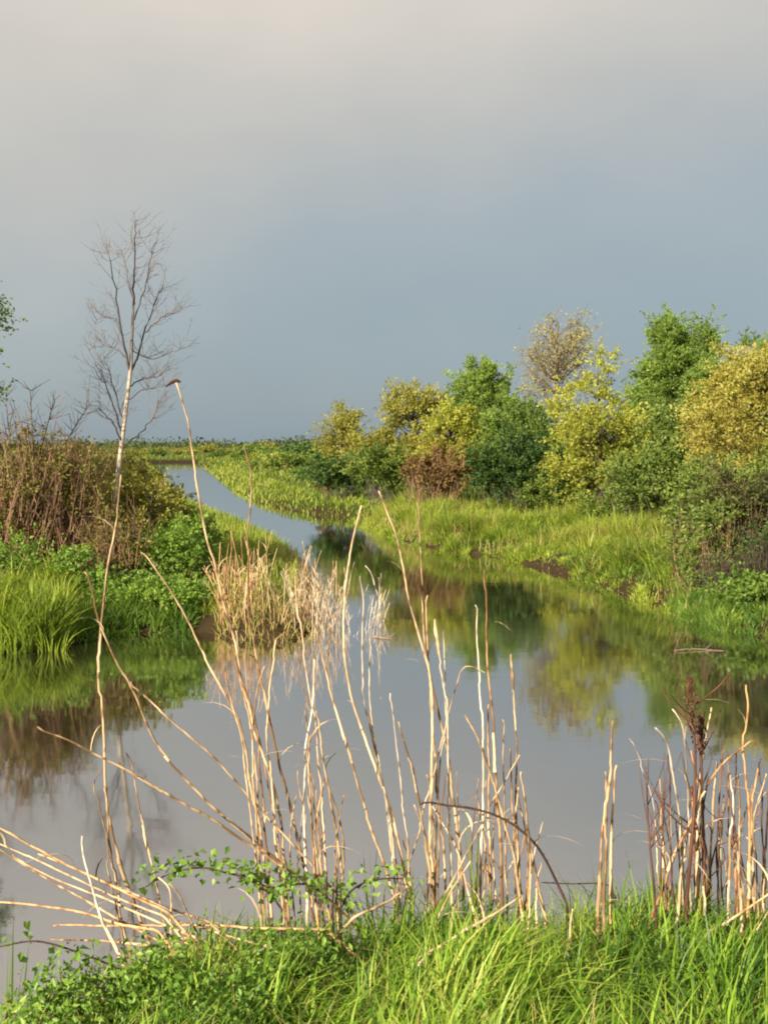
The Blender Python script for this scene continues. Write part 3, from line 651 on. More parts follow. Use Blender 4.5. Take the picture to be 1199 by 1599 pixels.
shrub('leafy_shrub', 'yellowish green shrub nearest the channel on the slope of the left bank', 'shrub', 21, [(300, 828, 26, 30), (320, 850, 22, 34), (275, 805, 26, 26)], 90, 2800, 0.085, 'shoot', 'green_stem', 0.22, LS, 40)
for i, (x, Y, mt) in enumerate([(-140, 18, 'leaf_brown'), (-260, 17.5, 'leaf_mid'), (-400, 17, 'leaf_brown')]):
    shrub('bank_shrub', ['brown shrub just outside the left edge', 'green shrub outside the left edge', 'second brown shrub outside the left edge'][i], 'shrub', Y, [(x, 800, 90, 110)], 120, 2600, 0.09, mt, 'twig_red', 0.26, LS, 80, bare=120)

# leafy tree whose outer sprays reach into the picture at the left edge
tree('leafy_tree', 'fresh green tree mostly outside the left edge, its twig tips just showing', 'tree', 17.5, [(-130, 900), (-125, 700), (-120, 450)],
     [(-110, 520, 96, 110), (-90, 600, 90, 80), (-60, 500, 66, 60)], 110, 4200, 0.085, 'leaf_green', 'twig_grey', 0.09, 0.28, 'trees on the left bank', 0.4, 60)

# ------------------------------------------------------------------ the pale bare tree
def bare_tree():
    Y = 19.4
    g = float(hgt(P(168, HZ, Y)[0], Y))
    tr = [(166, 905), (172, 850), (180, 780), (189, 705), (197, 640), (204, 580), (206, 540), (209, 470)]
    pts = np.array([P(x, y, Y) for x, y in tr]); pts[0, 2] = g - 0.05
    root = thing('bare_tree', (pts[0, 0], Y, g), 'slender leafless tree with pale lower trunk rising from the left bank', 'tree', 'trees on the left bank')
    def spline(p, n):
        p = np.asarray(p); m = len(p); s = np.linspace(0, m - 1, n); out = np.zeros((n, 3))
        pe = np.vstack([2 * p[0] - p[1], p, 2 * p[-1] - p[-2]])
        for i, t in enumerate(s):
            k = min(int(t), m - 2); f = t - k; a, b, c, d = pe[k:k + 4]
            out[i] = 0.5 * (2 * b + (c - a) * f + (2 * a - 5 * b + 4 * c - d) * f * f + (3 * b - a - 3 * c + d) * f ** 3)
        return out
    mt = MB(); add_tubes(mt, spline(pts, 30)[None], np.interp(np.linspace(0, 1, 30), [0, 0.72, 1], [0.052, 0.036, 0.02])[None], 8, rnd=np.interp(np.linspace(0, 1, 30), [0, 0.62, 0.85], [0, 0.05, 1])[None])
    mt.build('trunk', 'birch', root)
    limbs = [([(209, 472), (210, 440), (211, 400), (212, 366), (213, 345)], 0.024, 0.0),
             ([(203, 580), (195, 545), (189, 505), (183, 470), (176, 430), (170, 395)], 0.026, -0.25),
             ([(206, 578), (217, 553), (226, 520), (237, 490), (247, 462), (256, 445)], 0.024, 0.3),
             ([(211, 475), (203, 448), (197, 420), (190, 390)], 0.016, 0.25), ([(210, 500), (226, 450), (234, 415), (240, 380)], 0.016, -0.3),
             ([(225, 520), (248, 500), (268, 488), (285, 484)], 0.014, -0.2),
             ([(191, 680), (183, 650), (172, 620), (160, 595), (145, 575)], 0.022, 0.2), ([(190, 690), (176, 660), (158, 640), (140, 630)], 0.016, -0.3),
             ([(193, 655), (180, 610), (170, 575), (165, 555)], 0.014, 0.35),
             ([(195, 695), (215, 680), (232, 662), (245, 640), (248, 626)], 0.018, -0.2), ([(203, 604), (222, 592), (245, 588), (262, 575)], 0.015, 0.3),
             ([(200, 625), (222, 610), (240, 605), (262, 600)], 0.012, -0.35), ([(188, 505), (172, 495), (158, 497), (148, 505)], 0.010, 0.2),
             ([(207, 545), (230, 560), (262, 553), (285, 545)], 0.012, 0.35), ([(200, 560), (180, 545), (160, 540), (140, 545)], 0.012, 0.3)]
    ml = MB(); mw = MB(); ends = []
    for pl, r, dy in limbs:
        n = 14
        p = np.array([P(x, y, Y + dy * i / (len(pl) - 1) * 2.0) for i, (x, y) in enumerate(pl)])
        s = spline(p, n); s[1:] += rng.normal(size=(n - 1, 3)) * 0.012
        add_tubes(ml, s[None], (r * np.linspace(1, 0.28, n))[None], 5, rnd=[[-0.1]])
        ends.append(s)
    twp, twr = [], []
    for s in ends:
        L = np.linalg.norm(s[-1] - s[0])
        for k in range(int(9 + L * 6)):
            i = rng.integers(3, len(s)); b = s[i]
            out = rng.normal(size=3) * np.array([1, 0.9, 0.2]) + np.array([np.sign(b[0] - P(205, HZ, Y)[0]) * 0.5, 0, 0.75])
            out = out / np.linalg.norm(out); l = U(0.22, 0.55)
            e = b + out * l + np.array([0, 0, 0.10]) ; m = b + out * l * 0.55 + rng.normal(size=3) * 0.03 - np.array([0, 0, 0.04])
            q = bez(b, m, e, 6)[0]; twp.append(q); twr.append(0.0055)
            for _ in range(3):
                bb = q[rng.integers(2, 6)]; o2 = out + rvec(1)[0] * 0.9 + np.array([0, 0, 0.2]); o2 /= np.linalg.norm(o2)
                l2 = U(0.10, 0.26); twp.append(bez(bb, bb + o2 * l2 * 0.5 + rng.normal(size=3) * 0.015, bb + o2 * l2, 6)[0]); twr.append(0.0032)
    add_tubes(mw, np.array(twp), np.array(twr)[:, None] * np.linspace(1, 0.5, 6)[None], 3)
    ml.build('limbs', 'twig_grey', root); mw.build('twigs', 'twig_pale', root)
bare_tree()
# loose bare shoots over the left bush
def bare_shoots():
    for i, (pl, lab) in enumerate([([(52, 720), (50, 660), (48, 610)], 'upright bare shoot above the brown shrub at left'), ([(60, 720), (72, 670), (86, 625)], 'forked bare shoot above the brown shrub at left'),
                   ([(104, 690), (118, 665), (135, 640)], 'short slanting bare shoot between brown shrub and bare tree'), ([(20, 720), (12, 660), (10, 620)], 'bare shoot nearest the left edge above brown shrub')]):
        Y = 18.8 + 0.2 * i
        p = np.array([P(x, y, Y) for x, y in pl]); b = p[0].copy(); b[2] = float(hgt(b[0], Y)) - 0.03
        root = thing('bare_sapling', tuple(b), lab, 'sapling', 'bare saplings on the left bank')
        ms = MB(); path = np.concatenate([bez(b, (b + p[0]) / 2, p[0], 4)[0][:-1], bez(p[0], p[1], p[2], 7)[0]])
        add_tubes(ms, path[None], np.linspace(0.02, 0.006, len(path))[None], 5); ms.build('stem', 'twig_red', root)
        mt = MB(); tw = []
        for k in range(26):
            q = path[rng.integers(3, len(path))]; o = norm(rng.normal(size=3) * np.array([1, 1, 0.3]) + np.array([0, 0, 0.9])); l = U(0.15, 0.5)
            tw.append(bez(q, q + o * l * 0.5 + rng.normal(size=3) * 0.02, q + o * l, 5)[0])
        add_tubes(mt, np.array(tw), np.linspace(0.006, 0.003, 5)[None] * np.ones((26, 1)), 3); mt.build('twigs', 'twig_red', root)
bare_shoots()

# ------------------------------------------------------------------ tan reeds of the spit
def reed_proto(mat, h, lean, nleaf):
    root = thing('spit_reed', (0, 0, 0), '', 'reed')
    m = MB(); a = U(0, 6.28); d = np.array([math.cos(a), math.sin(a), 0])
    e = d * lean * h + np.array([0, 0, h]); mid = np.array([0, 0, h * 0.55]) + d * lean * h * U(0.1, 0.4)
    path = bez(np.array([0, 0, -0.1]), mid, e, 9)[0]
    add_tubes(m, path[None], np.linspace(0.009, 0.0045, 9)[None], 5, rnd=U(-0.25, 0.35, (1, 9)))
    m.build('stem', mat, root)
    for k in range(nleaf):
        i = rng.integers(3, 8); ml = MB()
        add_blades(ml, path[i][None], np.array([U(0.25, 0.5)]), np.array([0.016]), np.array([U(0.6, 1.5)]), np.array([U(0, 0.4)]), 0.8, seg=5)
        ml.build('leaf', 'dryleaf', root)
    return root
SPL = [('straw_orange', 'orange-tan dead reed crowded in the left half of the reed spit', 'orange-tan reeds in the left half of the spit', (338, 405), (16.1, 17.4), 62),
       ('straw', 'pale straw dead reed crowded in the middle of the reed spit', 'pale straw reeds in the middle of the spit', (375, 535), (15.9, 17.4), 70),
       ('straw_grey', 'grey bleached dead reed standing in water at the open end of the spit', 'grey reeds in the water at the end of the spit', (455, 596), (15.6, 17.8), 84)]
for mat, lab, grp, xr, yr, n in SPL:
    pr = [reed_proto(mat, h, l, k) for h, l, k in ((1.15, 0.08, 2), (0.95, 0.35, 2), (0.75, 0.6, 2), (1.35, 0.2, 1), (0.6, 0.4, 1))]
    for i in range(n):
        o = pr[i] if i < 5 else copy_tree(pr[i % 5])
        Y = U(*yr); px = U(*xr); X = (px - CX) / F * Y
        s = U(0.45, 1.0) * (0.85 if mat == 'straw_grey' else 1)
        o.location = (X, Y, max(float(hgt(X, Y)), -0.35)); o.rotation_euler = (0, 0, U(0, 6.28)); o.scale = (s, s, s * (1.2 if float(hgt(X, Y)) < 0 else 1))
        o['label'] = lab; o['group'] = grp
X, Y, d = sample(15000, (-6.5, -0.6), (15.2, 26), lambda X, Y, d: (d > -0.2) & (d < np.where(Y < 17.4, 1.6, 0.6)) & (X / Y > -0.165))
grass('dry_grass', 'short tangled dry litter at the feet of the tan reed spit', 'dry_grass', X, Y, U(0.12, 0.5, len(X)), U(0.008, 0.02, len(X)), U(0.3, 1.2, len(X)), 0.6, 1.2)

# ------------------------------------------------------------------ foreground dead reeds, each traced on its own
def spl(p, n):
    p = np.asarray(p, float); m = len(p)
    if m == 2: return p[0] + (p[1] - p[0]) * np.linspace(0, 1, n)[:, None]
    s = np.linspace(0, m - 1, n); out = np.zeros((n, p.shape[1]))
    pe = np.vstack([2 * p[0] - p[1], p, 2 * p[-1] - p[-2]])
    for i, t in enumerate(s):
        k = min(int(t), m - 2); f = t - k; a, b, c, d = pe[k:k + 4]
        out[i] = 0.5 * (2 * b + (c - a) * f + (2 * a - 5 * b + 4 * c - d) * f * f + (3 * b - a - 3 * c + d) * f ** 3)
    return out

def fg_reed(pts, label, Yb=4.4, Yt=None, r=0.0095, mat='straw', group='dead reeds on the near bank', leaf=None, root_it=True, head=False, name='dead_reed', cat='reed', taper=0.5, sheath=2):
    """pts run from the tip down to the foot in photo pixels; Yb, Yt = distance of foot and tip"""
    if Yt is None: Yt = Yb + U(-0.25, 0.25)
    pts = np.array(pts, float)
    n = max(24, len(pts) * 6)
    sp = spl(pts, n)
    L = np.concatenate([[0], np.cumsum(np.linalg.norm(np.diff(sp, axis=0), axis=1))]); L /= L[-1]
    W = np.array([P(x, y, Yt + (Yb - Yt) * l) for (x, y), l in zip(sp, L)])
    if root_it:
        d = W[-1] - W[-6]; d /= max(1e-6, np.linalg.norm(d)); d[2] = min(d[2], -0.75); d /= np.linalg.norm(d)
        b = W[-1].copy(); ext = []
        for _ in range(40):
            if b[2] <= float(hgt(b[0], b[1])) - 0.03: break
            b = b + d * 0.06; ext.append(b.copy())
        if ext: W = np.vstack([W, np.array(ext)])
    W = W[::-1]                                            # foot first
    base = tuple(W[0])
    root = thing(name, base, label, cat, group)
    # resample at even steps with a joint (thicker, darker ring) every hand's breadth
    s = np.concatenate([[0], np.cumsum(np.linalg.norm(np.diff(W, axis=0), axis=1))])
    T = s[-1]; N = max(12, int(T / 0.02)); q = np.linspace(0, T, N)
    W = np.stack([np.interp(q, s, W[:, k]) for k in range(3)], 1)
    W[1:-1] += np.cumsum(rng.normal(size=(N - 2, 3)), axis=0) * 0.0004
    r = r * U(0.66, 0.86); rad = r * (1 - (1 - taper) * np.linspace(0, 1, N)); rd = U(-0.15, 0.15) + 0.12 * np.sin(q * 9 + U(0, 6))
    step = U(0.11, 0.16); ph = U(0, step)
    jn = np.abs(((q + ph) / step) % 1 - 0.5) < 0.075
    kk = np.floor((q + ph) / step).astype(int); kx = rng.normal(size=(kk.max() + 2, 2)) * 0.0026      # every joint sets the next length off a little
    W[:, :2] += np.cumsum(kx, 0)[kk] * 0.6 + kx[kk] * (((q + ph) / step) % 1)[:, None]
    W[:, :2] -= (W[0] - np.array(base))[:2]
    rad = np.where(jn, rad * 1.25, rad * U(0.93, 1.07, N)); rd = np.where(jn, rd - 0.5, rd + U(-0.12, 0.12, N))
    m = MB(); add_tubes(m, W[None], rad[None], 6, rnd=rd[None]); m.build('stem', mat, root)
    for k in range(sheath):                                # torn leaf sheaths wrapped on the stem
        if N < 24: break
        i0 = rng.integers(4, N - 14); ln = int(rng.integers(5, 11)); ms = MB()
        seg = W[i0:i0 + ln] + np.array([U(-1, 1), U(-1, 1), 0]) * r * 0.35
        add_tubes(ms, seg[None], (rad[i0:i0 + ln] * np.linspace(1.35, 1.1, ln))[None], 6, rnd=np.full((1, ln), U(-0.35, 0.4)), cap=False); ms.build('sheath', 'dryleaf', root)
    if leaf is None: leaf = int(rng.choice([0, 0, 1, 1, 2])) if N > 30 else 0
    for k in range(leaf):
        i = rng.integers(int(N * 0.25), int(N * 0.9)); ml = MB()
        add_blades(ml, W[i][None], np.array([U(0.10, 0.24)]), np.array([U(0.008, 0.014)]), np.array([U(0.5, 1.5)]), np.array([U(-0.2, 0.4)]), 0.8, seg=6)
        ml.build('leaf', 'dryleaf', root)
    if head:
        mh = MB(); a = W[N - max(7, N // 8):]; k = len(a); q = np.linspace(0, 1, k)
        add_tubes(mh, a[None], ((0.0035 + 0.004 * np.sin(q * 3.0) ** 0.7) * U(0.75, 1.25, k))[None], 7, rnd=U(-0.4, 0.3, (1, k))); mh.build('seed_head', 'dryleaf', root)
    return root

R_ = fg_reed
# --- left
R_([(185, 742), (179, 790), (171, 840), (163, 890), (155, 960), (151, 1010), (152, 1080), (157, 1140), (160, 1200), (165, 1250), (180, 1330), (200, 1390), (215, 1430), (235, 1480)], 'tall upright reed at left crossing in line with the pale bare trunk', 4.2, 4.4, leaf=1)
R_([(130, 893), (140, 930), (152, 975), (175, 1030), (205, 1085), (235, 1150), (270, 1200), (310, 1240), (342, 1270), (420, 1335), (500, 1395)], 'long arched reed leaning left, its tip beside the tall upright left reed', 4.35, 4.1)
R_([(60, 1135), (110, 1155), (160, 1180), (205, 1203), (260, 1237), (320, 1270), (370, 1305), (430, 1345), (480, 1375), (520, 1410)], 'low straight reed slanting far left across the water', 4.3, 4.0)
R_([(205, 1065), (240, 1095), (290, 1140), (340, 1185), (390, 1240), (440, 1295), (490, 1350), (540, 1410)], 'diagonal reed running parallel above the low slanting left reed', 4.4, 4.2)
R_([(163, 1232), (168, 1300), (174, 1350), (185, 1420), (192, 1450)], 'short broken reed close beside the tall upright left reed', 4.15)
R_([(163, 1200), (150, 1215), (147, 1235), (153, 1262), (163, 1300), (168, 1330)], 'curled dry reed blade looping off the tall upright left reed', 4.1, 4.12, 0.006, 'dryleaf', root_it=True, sheath=0)
R_([(198, 1175), (205, 1200), (215, 1250), (228, 1310), (240, 1360), (252, 1415)], 'thin upright reed standing just right of the tall left reed', 4.2, r=0.008)
R_([(128, 1305), (133, 1340), (145, 1380), (155, 1420), (168, 1450)], 'short grey reed stub at the far left of the standing reeds', 4.0, r=0.008, mat='straw_grey')
R_([(247, 1372), (262, 1385), (267, 1410), (268, 1450), (274, 1500)], 'snapped short reed above the fallen reeds at left', 3.95, r=0.009)
R_([(268, 1380), (285, 1405), (302, 1440)], 'snapped reed piece slanting down from the short snapped reed', 4.0, r=0.006)
FALL = 'fallen reeds at the left water edge'
lie = [([(-40, 1268), (0, 1290), (60, 1325), (130, 1360), (190, 1390), (262, 1427)], 'topmost of the fallen reeds fanning in from the left edge'),
       ([(-40, 1300), (0, 1318), (60, 1345), (130, 1378), (200, 1410), (258, 1432)], 'second fallen reed from the top in the left-edge fan'),
       ([(-40, 1306), (0, 1328), (60, 1365), (130, 1405), (180, 1435), (268, 1480)], 'steepest of the fallen reeds fanning in from the left edge'),
       ([(-40, 1404), (0, 1408), (70, 1415), (130, 1425), (190, 1445), (240, 1452)], 'nearly level fallen reed lowest in the left-edge fan'),
       ([(82, 1445), (180, 1446), (300, 1445), (400, 1448), (510, 1452)], 'long level fallen reed lying across the near grass'),
       ([(20, 1335), (90, 1372), (170, 1405), (250, 1440), (330, 1475)], 'fallen reed in the middle of the left-edge fan'),
       ([(60, 1335), (150, 1372), (240, 1410), (330, 1440)], 'fallen reed ending among the bramble leaves'),
       ([(75, 1468), (160, 1470), (230, 1478)], 'short pale fallen reed on the left grass edge'),
       ([(240, 1455), (310, 1470), (400, 1492)], 'fallen reed sloping down into the left brambles'),
       ([(250, 1430), (340, 1458), (420, 1480)], 'fallen reed next to the one sloping into the brambles')]
for pl, lab in lie:
    R_(pl, lab, 3.95 + U(-0.1, 0.15), 4.3 + U(-0.1, 0.1), 0.0075, 'straw_orange' if U() < 0.4 else 'straw', FALL, sheath=1)
R_([(355, 1480), (300, 1455), (255, 1520), (310, 1599)][1:], 'thin brown stalk at the bottom left below the brambles', 3.6, r=0.006, mat='straw_orange')
# --- left of centre
B1 = R_([(282, 598), (295, 650), (305, 705), (315, 770), (325, 830), (338, 880), (352, 940), (366, 985), (378, 1050), (390, 1100), (405, 1150), (422, 1195), (433, 1243), (443, 1310), (448, 1380)],
        'tallest reed, reaching above the horizon with a dark drooping tip', 4.4, 4.55, 0.0095)
ml = MB(); tipp = np.array([P(x, y, 4.55) for x, y in [(282, 597), (276, 594), (268, 597), (259, 604)]])
add_tubes(ml, spl(tipp, 8)[None], np.array([[0.004, 0.006, 0.008, 0.008, 0.009, 0.008, 0.006, 0.003]]), 5); ml.build('seed_head', 'cane', B1)
R_([(220, 862), (240, 890), (265, 925), (290, 970), (310, 1010), (330, 1050), (352, 1090), (372, 1130), (383, 1180), (393, 1245), (402, 1280), (408, 1340), (413, 1383)], 'reed bending left from the left clump, pale tip over the green bank', 4.35, 4.2, leaf=1)
R_([(382, 697), (390, 730), (393, 770), (388, 830), (387, 880), (387, 933), (392, 990), (400, 1030), (407, 1065), (417, 1110), (428, 1160), (438, 1207), (448, 1243), (460, 1297), (470, 1340)], 'second tallest reed of the left clump, tip at the channel', 4.45, 4.5)
LC = 'lesser reeds of the left clump'
for pl in ([(358, 1010), (370, 1050), (385, 1088), (398, 1130), (405, 1200), (412, 1280), (418, 1370)], [(375, 1010), (380, 1060), (392, 1120), (400, 1180), (404, 1260), (408, 1370)],
           [(348, 1050), (362, 1095), (378, 1150), (388, 1220), (396, 1290), (405, 1380)], [(412, 1040), (402, 1075), (396, 1120), (398, 1200), (404, 1300), (410, 1375)],
           [(405, 1150), (412, 1190), (420, 1240), (432, 1310), (440, 1375)], [(432, 1000), (420, 1080), (418, 1150), (428, 1250), (440, 1370)]):
    R_(pl, 'upright tan reed of middle height inside the left clump', 4.4 + U(-0.15, 0.2), r=0.0075, mat='straw_orange' if U() < 0.5 else 'straw', group=LC, leaf=1)
# --- centre
R_([(570, 790), (553, 857), (543, 933), (541, 1017), (550, 1077), (563, 1127), (580, 1173), (597, 1220), (613, 1263), (623, 1317), (630, 1357), (638, 1400)], 'tall centre reed bowed like a bracket, tip leaning right', 4.4, 4.6, 0.0095)
R_([(556, 900), (563, 937), (562, 983), (563, 1043), (567, 1093), (577, 1145), (596, 1225), (610, 1300), (618, 1370)], 'grey reed close along the right side of the bowed centre reed', 4.45, 4.5, mat='straw_grey')
R_([(567, 883), (577, 893), (584, 920), (584, 945), (578, 990), (574, 1040), (576, 1100), (590, 1180), (606, 1280), (615, 1370)], 'thin grey reed with a hooked tip right of the bowed centre reed', 4.55, 4.6, 0.006, 'straw_grey')
R_([(497, 985), (513, 1050), (525, 1095), (537, 1137), (557, 1207), (577, 1270), (593, 1323), (613, 1387), (620, 1427)], 'straight leaning reed left of the bowed centre reed', 4.3, 4.3)
R_([(495, 1110), (510, 1200), (522, 1263), (532, 1330), (536, 1360)], 'shorter straight reed parallel to the straight leaning one', 4.35, r=0.009)
R_([(492, 1030), (492, 1060), (488, 1110), (478, 1160), (475, 1223), (476, 1317), (478, 1375)], 'upright grey reed with a kink above its middle, left of centre', 4.4, r=0.0085, mat='straw_grey')
R_([(472, 1110), (476, 1135), (479, 1165), (482, 1240), (486, 1320), (490, 1380)], 'short reed touching the kinked grey reed', 4.45, r=0.0075)
R_([(483, 1170), (492, 1247), (500, 1310), (513, 1410)], 'short brown reed leaning right of the kinked grey reed', 4.3, r=0.0085, mat='straw_orange')
R_([(462, 900), (466, 960), (475, 1020), (482, 1075), (492, 1130), (500, 1210), (508, 1300), (512, 1390)], 'slim tall reed in front of the tan reed spit', 4.5, 4.6, 0.0075)
R_([(609, 1083), (617, 1133), (625, 1200), (633, 1267), (638, 1320), (641, 1375)], 'blunt grey reed standing alone right of centre', 4.35, r=0.0085, mat='straw_grey')
R_([(623, 1128), (637, 1180), (652, 1240), (663, 1300), (670, 1345), (675, 1390)], 'blunt pale reed leaning right beside the lone grey one', 4.3, r=0.009)
# --- centre right clump
R_([(590, 767), (602, 803), (615, 837), (628, 900), (643, 967), (660, 1023), (670, 1060), (673, 1133), (672, 1200), (670, 1255), (672, 1330), (676, 1400)], 'tall reed leaning left out of the centre right clump', 4.4, 4.5, 0.0095)
R_([(650, 785), (655, 867), (658, 933), (660, 985), (667, 1040), (678, 1093), (690, 1140), (697, 1167), (705, 1227), (713, 1277), (718, 1327), (722, 1400)], 'tall upright reed of the centre right clump, tip against the right bank grass', 4.5, 4.6, 0.0095)
R_([(667, 930), (668, 983), (671, 1050), (676, 1120), (682, 1200), (690, 1300), (694, 1380)], 'shorter straight reed between the two tall centre right reeds', 4.55, r=0.0085)
R_([(678, 968), (683, 1010), (690, 1055), (696, 1110), (698, 1170), (702, 1260), (706, 1380)], 'grey reed with a soft tip in the centre right clump', 4.4, r=0.009, mat='straw_grey', head=True)
R_([(692, 982), (695, 1030), (697, 1080), (697, 1135), (690, 1185), (684, 1260), (680, 1380)], 'grey reed crossing behind the soft-tipped one in the centre right clump', 4.5, r=0.008, mat='straw_grey')
R_([(757, 1050), (742, 1042), (726, 1043), (718, 1065), (708, 1098), (699, 1135), (692, 1160)], 'reed folded over at its top into a sharp bend', 4.45, 4.4, 0.006, 'dryleaf', sheath=0)
R_([(672, 1257), (688, 1282), (707, 1313), (716, 1340)], 'short snapped reed piece slanting at the foot of the centre right clump', 4.35, r=0.007)
# --- right of centre clump
R_([(757, 890), (760, 940), (760, 1000), (763, 1057), (768, 1110), (770, 1150), (775, 1233), (780, 1300), (782, 1383)], 'tallest reed of the orange clump, straight with a green-tinged tip', 4.3, 4.4, 0.010, 'straw_orange', leaf=1)
R_([(743, 945), (742, 1000), (747, 1080), (750, 1140), (752, 1200), (752, 1260), (750, 1320), (747, 1390)], 'pale grey straight reed on the left side of the orange clump', 4.4, r=0.0085, mat='straw_grey')
R_([(727, 1117), (747, 1153), (767, 1207), (787, 1283), (803, 1333), (810, 1383)], 'grey-tipped reed slanting through the orange clump', 4.35, r=0.0085)
R_([(796, 1022), (799, 1050), (801, 1090), (804, 1130), (806, 1165), (806, 1230), (810, 1300), (815, 1390)], 'reed with a narrow seed head on the right side of the orange clump', 4.45, r=0.007, head=True)
R_([(785, 1125), (785, 1180), (787, 1240), (790, 1390)], 'thin pale reed between the seed-headed and the tallest orange reeds', 4.5, r=0.007)
R_([(812, 1205), (822, 1267), (830, 1333), (846, 1405)], 'bright broken reed outermost on the right of the orange clump', 4.3, r=0.0095)
R_([(812, 1178), (795, 1205), (780, 1232), (768, 1255)], 'short bent reed crossing the orange clump', 4.3, 4.3, 0.008, root_it=True)
R_([(762, 1100), (764, 1180), (765, 1280), (768, 1400)], 'dark brown reed behind the tallest orange reed', 4.5, r=0.009, mat='straw_orange')
R_([(797, 1170), (800, 1250), (806, 1320), (812, 1400)], 'brown reed with torn sheaths at the heart of the orange clump', 4.5, r=0.008, mat='straw_orange', sheath=3)
ST = 'broken reed stubs among the near grass'
for i in range(34):
    x = rng.choice([U(590, 720), U(735, 840), U(730, 830), U(440, 560)]); h = U(60, 200); y0 = U(1395, 1425)
    R_([(x + U(-22, 22), y0 - h), (x + U(-6, 6), y0 - h * 0.5), (x, y0)], 'short brown broken reed stub among the taller near reeds', 4.35 + U(-0.15, 0.35), r=U(0.005, 0.008), mat=rng.choice(['straw_orange', 'straw_orange', 'straw']), group=ST, sheath=1)
R_([(735, 1345), (715, 1375), (698, 1405), (690, 1422)], 'pale snapped reed leaning right in front of the centre right clump', 4.15, r=0.0075)
R_([(727, 1375), (745, 1400), (752, 1425)], 'short snapped reed crossing the pale leaning one', 4.15, r=0.006)
R_([(815, 1398), (780, 1420), (740, 1445), (675, 1485)], 'thick bright yellow straw lying slanted on the near grass', 3.85, 4.0, 0.010, group='fallen reeds on the near grass', root_it=True)
R_([(638, 1386), (600, 1410), (555, 1432)], 'shorter yellow straw lying slanted left of the thick one', 4.0, 4.1, 0.008, group='fallen reeds on the near grass')
# --- lone thick reed
R_([(957, 1125), (954, 1175), (949, 1230), (945, 1290), (943, 1350), (941, 1460)], 'tallest stem of the lone thick reed bunch', 4.15, 4.2, 0.0105, leaf=0, sheath=2)
R_([(941, 1205), (940, 1260), (935, 1320), (932, 1380), (930, 1465)], 'left stem of the lone thick reed bunch', 4.18, 4.2, 0.010, 'straw', sheath=3)
R_([(962, 1195), (958, 1260), (953, 1330), (951, 1460)], 'brown right stem of the lone thick reed bunch', 4.22, 4.25, 0.009, 'straw_orange', sheath=3)
R_([(892, 1420), (888, 1450), (890, 1500)], 'short tan stub left of the lone thick reed bunch', 3.8, r=0.009)
# --- right clump
R_([(1163, 1070), (1168, 1105), (1163, 1150), (1161, 1180), (1163, 1230), (1168, 1290), (1168, 1350), (1165, 1430)], 'orange reed with a thin wavering tip near the right edge', 4.1, 4.15, 0.0095, 'straw_orange', sheath=3)
R_([(1178, 1162), (1172, 1155), (1160, 1165), (1130, 1190), (1105, 1222), (1085, 1270), (1060, 1320), (1035, 1380), (1020, 1425)], 'orange reed arching over to the right with a curled tip', 4.2, 4.1, 0.009, 'straw_orange')
R_([(1140, 1205), (1143, 1260), (1140, 1320), (1137, 1430)], 'pale grey upright reed left of the orange wavering reed', 4.2, r=0.009, mat='straw_grey')
R_([(1155, 1210), (1158, 1300), (1157, 1400), (1158, 1460)], 'bright upright reed touching the orange wavering reed', 4.05, r=0.0085)
R_([(1182, 1185), (1174, 1240), (1172, 1300), (1175, 1420)], 'brown reed right of the orange wavering reed', 4.2, r=0.010, mat='straw_orange', sheath=3)
R_([(1196, 1208), (1188, 1235), (1178, 1270), (1172, 1340)], 'short reed leaning out to the right edge', 4.15, r=0.007)
R_([(1022, 1137), (1037, 1158), (1046, 1200), (1053, 1240), (1060, 1300), (1068, 1420)], 'grey reed with a bent-over top left of the dark red dock', 4.25, r=0.0085, mat='straw_grey')
R_([(981, 1153), (992, 1175), (1002, 1200), (1018, 1260), (1030, 1420)], 'thin faded reed standing left of the bent-over grey reed', 4.4, r=0.005, mat='straw_grey')
R_([(1050, 1108), (1066, 1135), (1072, 1180), (1077, 1250), (1076, 1420)], 'whitish grey reed close on the left of the dark red dock', 4.2, r=0.007, mat='straw_grey')
R_([(1110, 1105), (1102, 1145), (1094, 1195), (1090, 1260), (1088, 1420)], 'pinkish reed leaning right behind the dark red dock', 4.25, r=0.0075)
R_([(1067, 1325), (1062, 1390), (1058, 1460)], 'short pale reed in front of the dark red dock', 4.05, r=0.009)
R_([(1230, 1375), (1199, 1394), (1170, 1415), (1130, 1440), (1080, 1472)], 'reed lying slanted up to the right edge', 3.95, 4.0, 0.009, 'straw_orange', group='fallen reeds on the near grass')
R_([(1197, 1425), (1178, 1455), (1150, 1500), (1115, 1545)], 'bright straw lying slanted below the one at the right edge', 3.7, 3.85, 0.007, group='fallen reeds on the near grass')
RC = 'dark thin reeds of the right clump'
for i in range(36):
    x = U(1035, 1195); h = U(100, 270); y0 = 1440
    R_([(x + U(-22, 22), y0 - h), (x + U(-8, 8), y0 - h * 0.5), (x, y0)], 'thin dark brown reed in the thick of the right clump', 4.3 + U(-0.15, 0.25), r=U(0.005, 0.008), mat=rng.choice(['straw_orange', 'redstalk', 'dock']), group=RC, sheath=1)

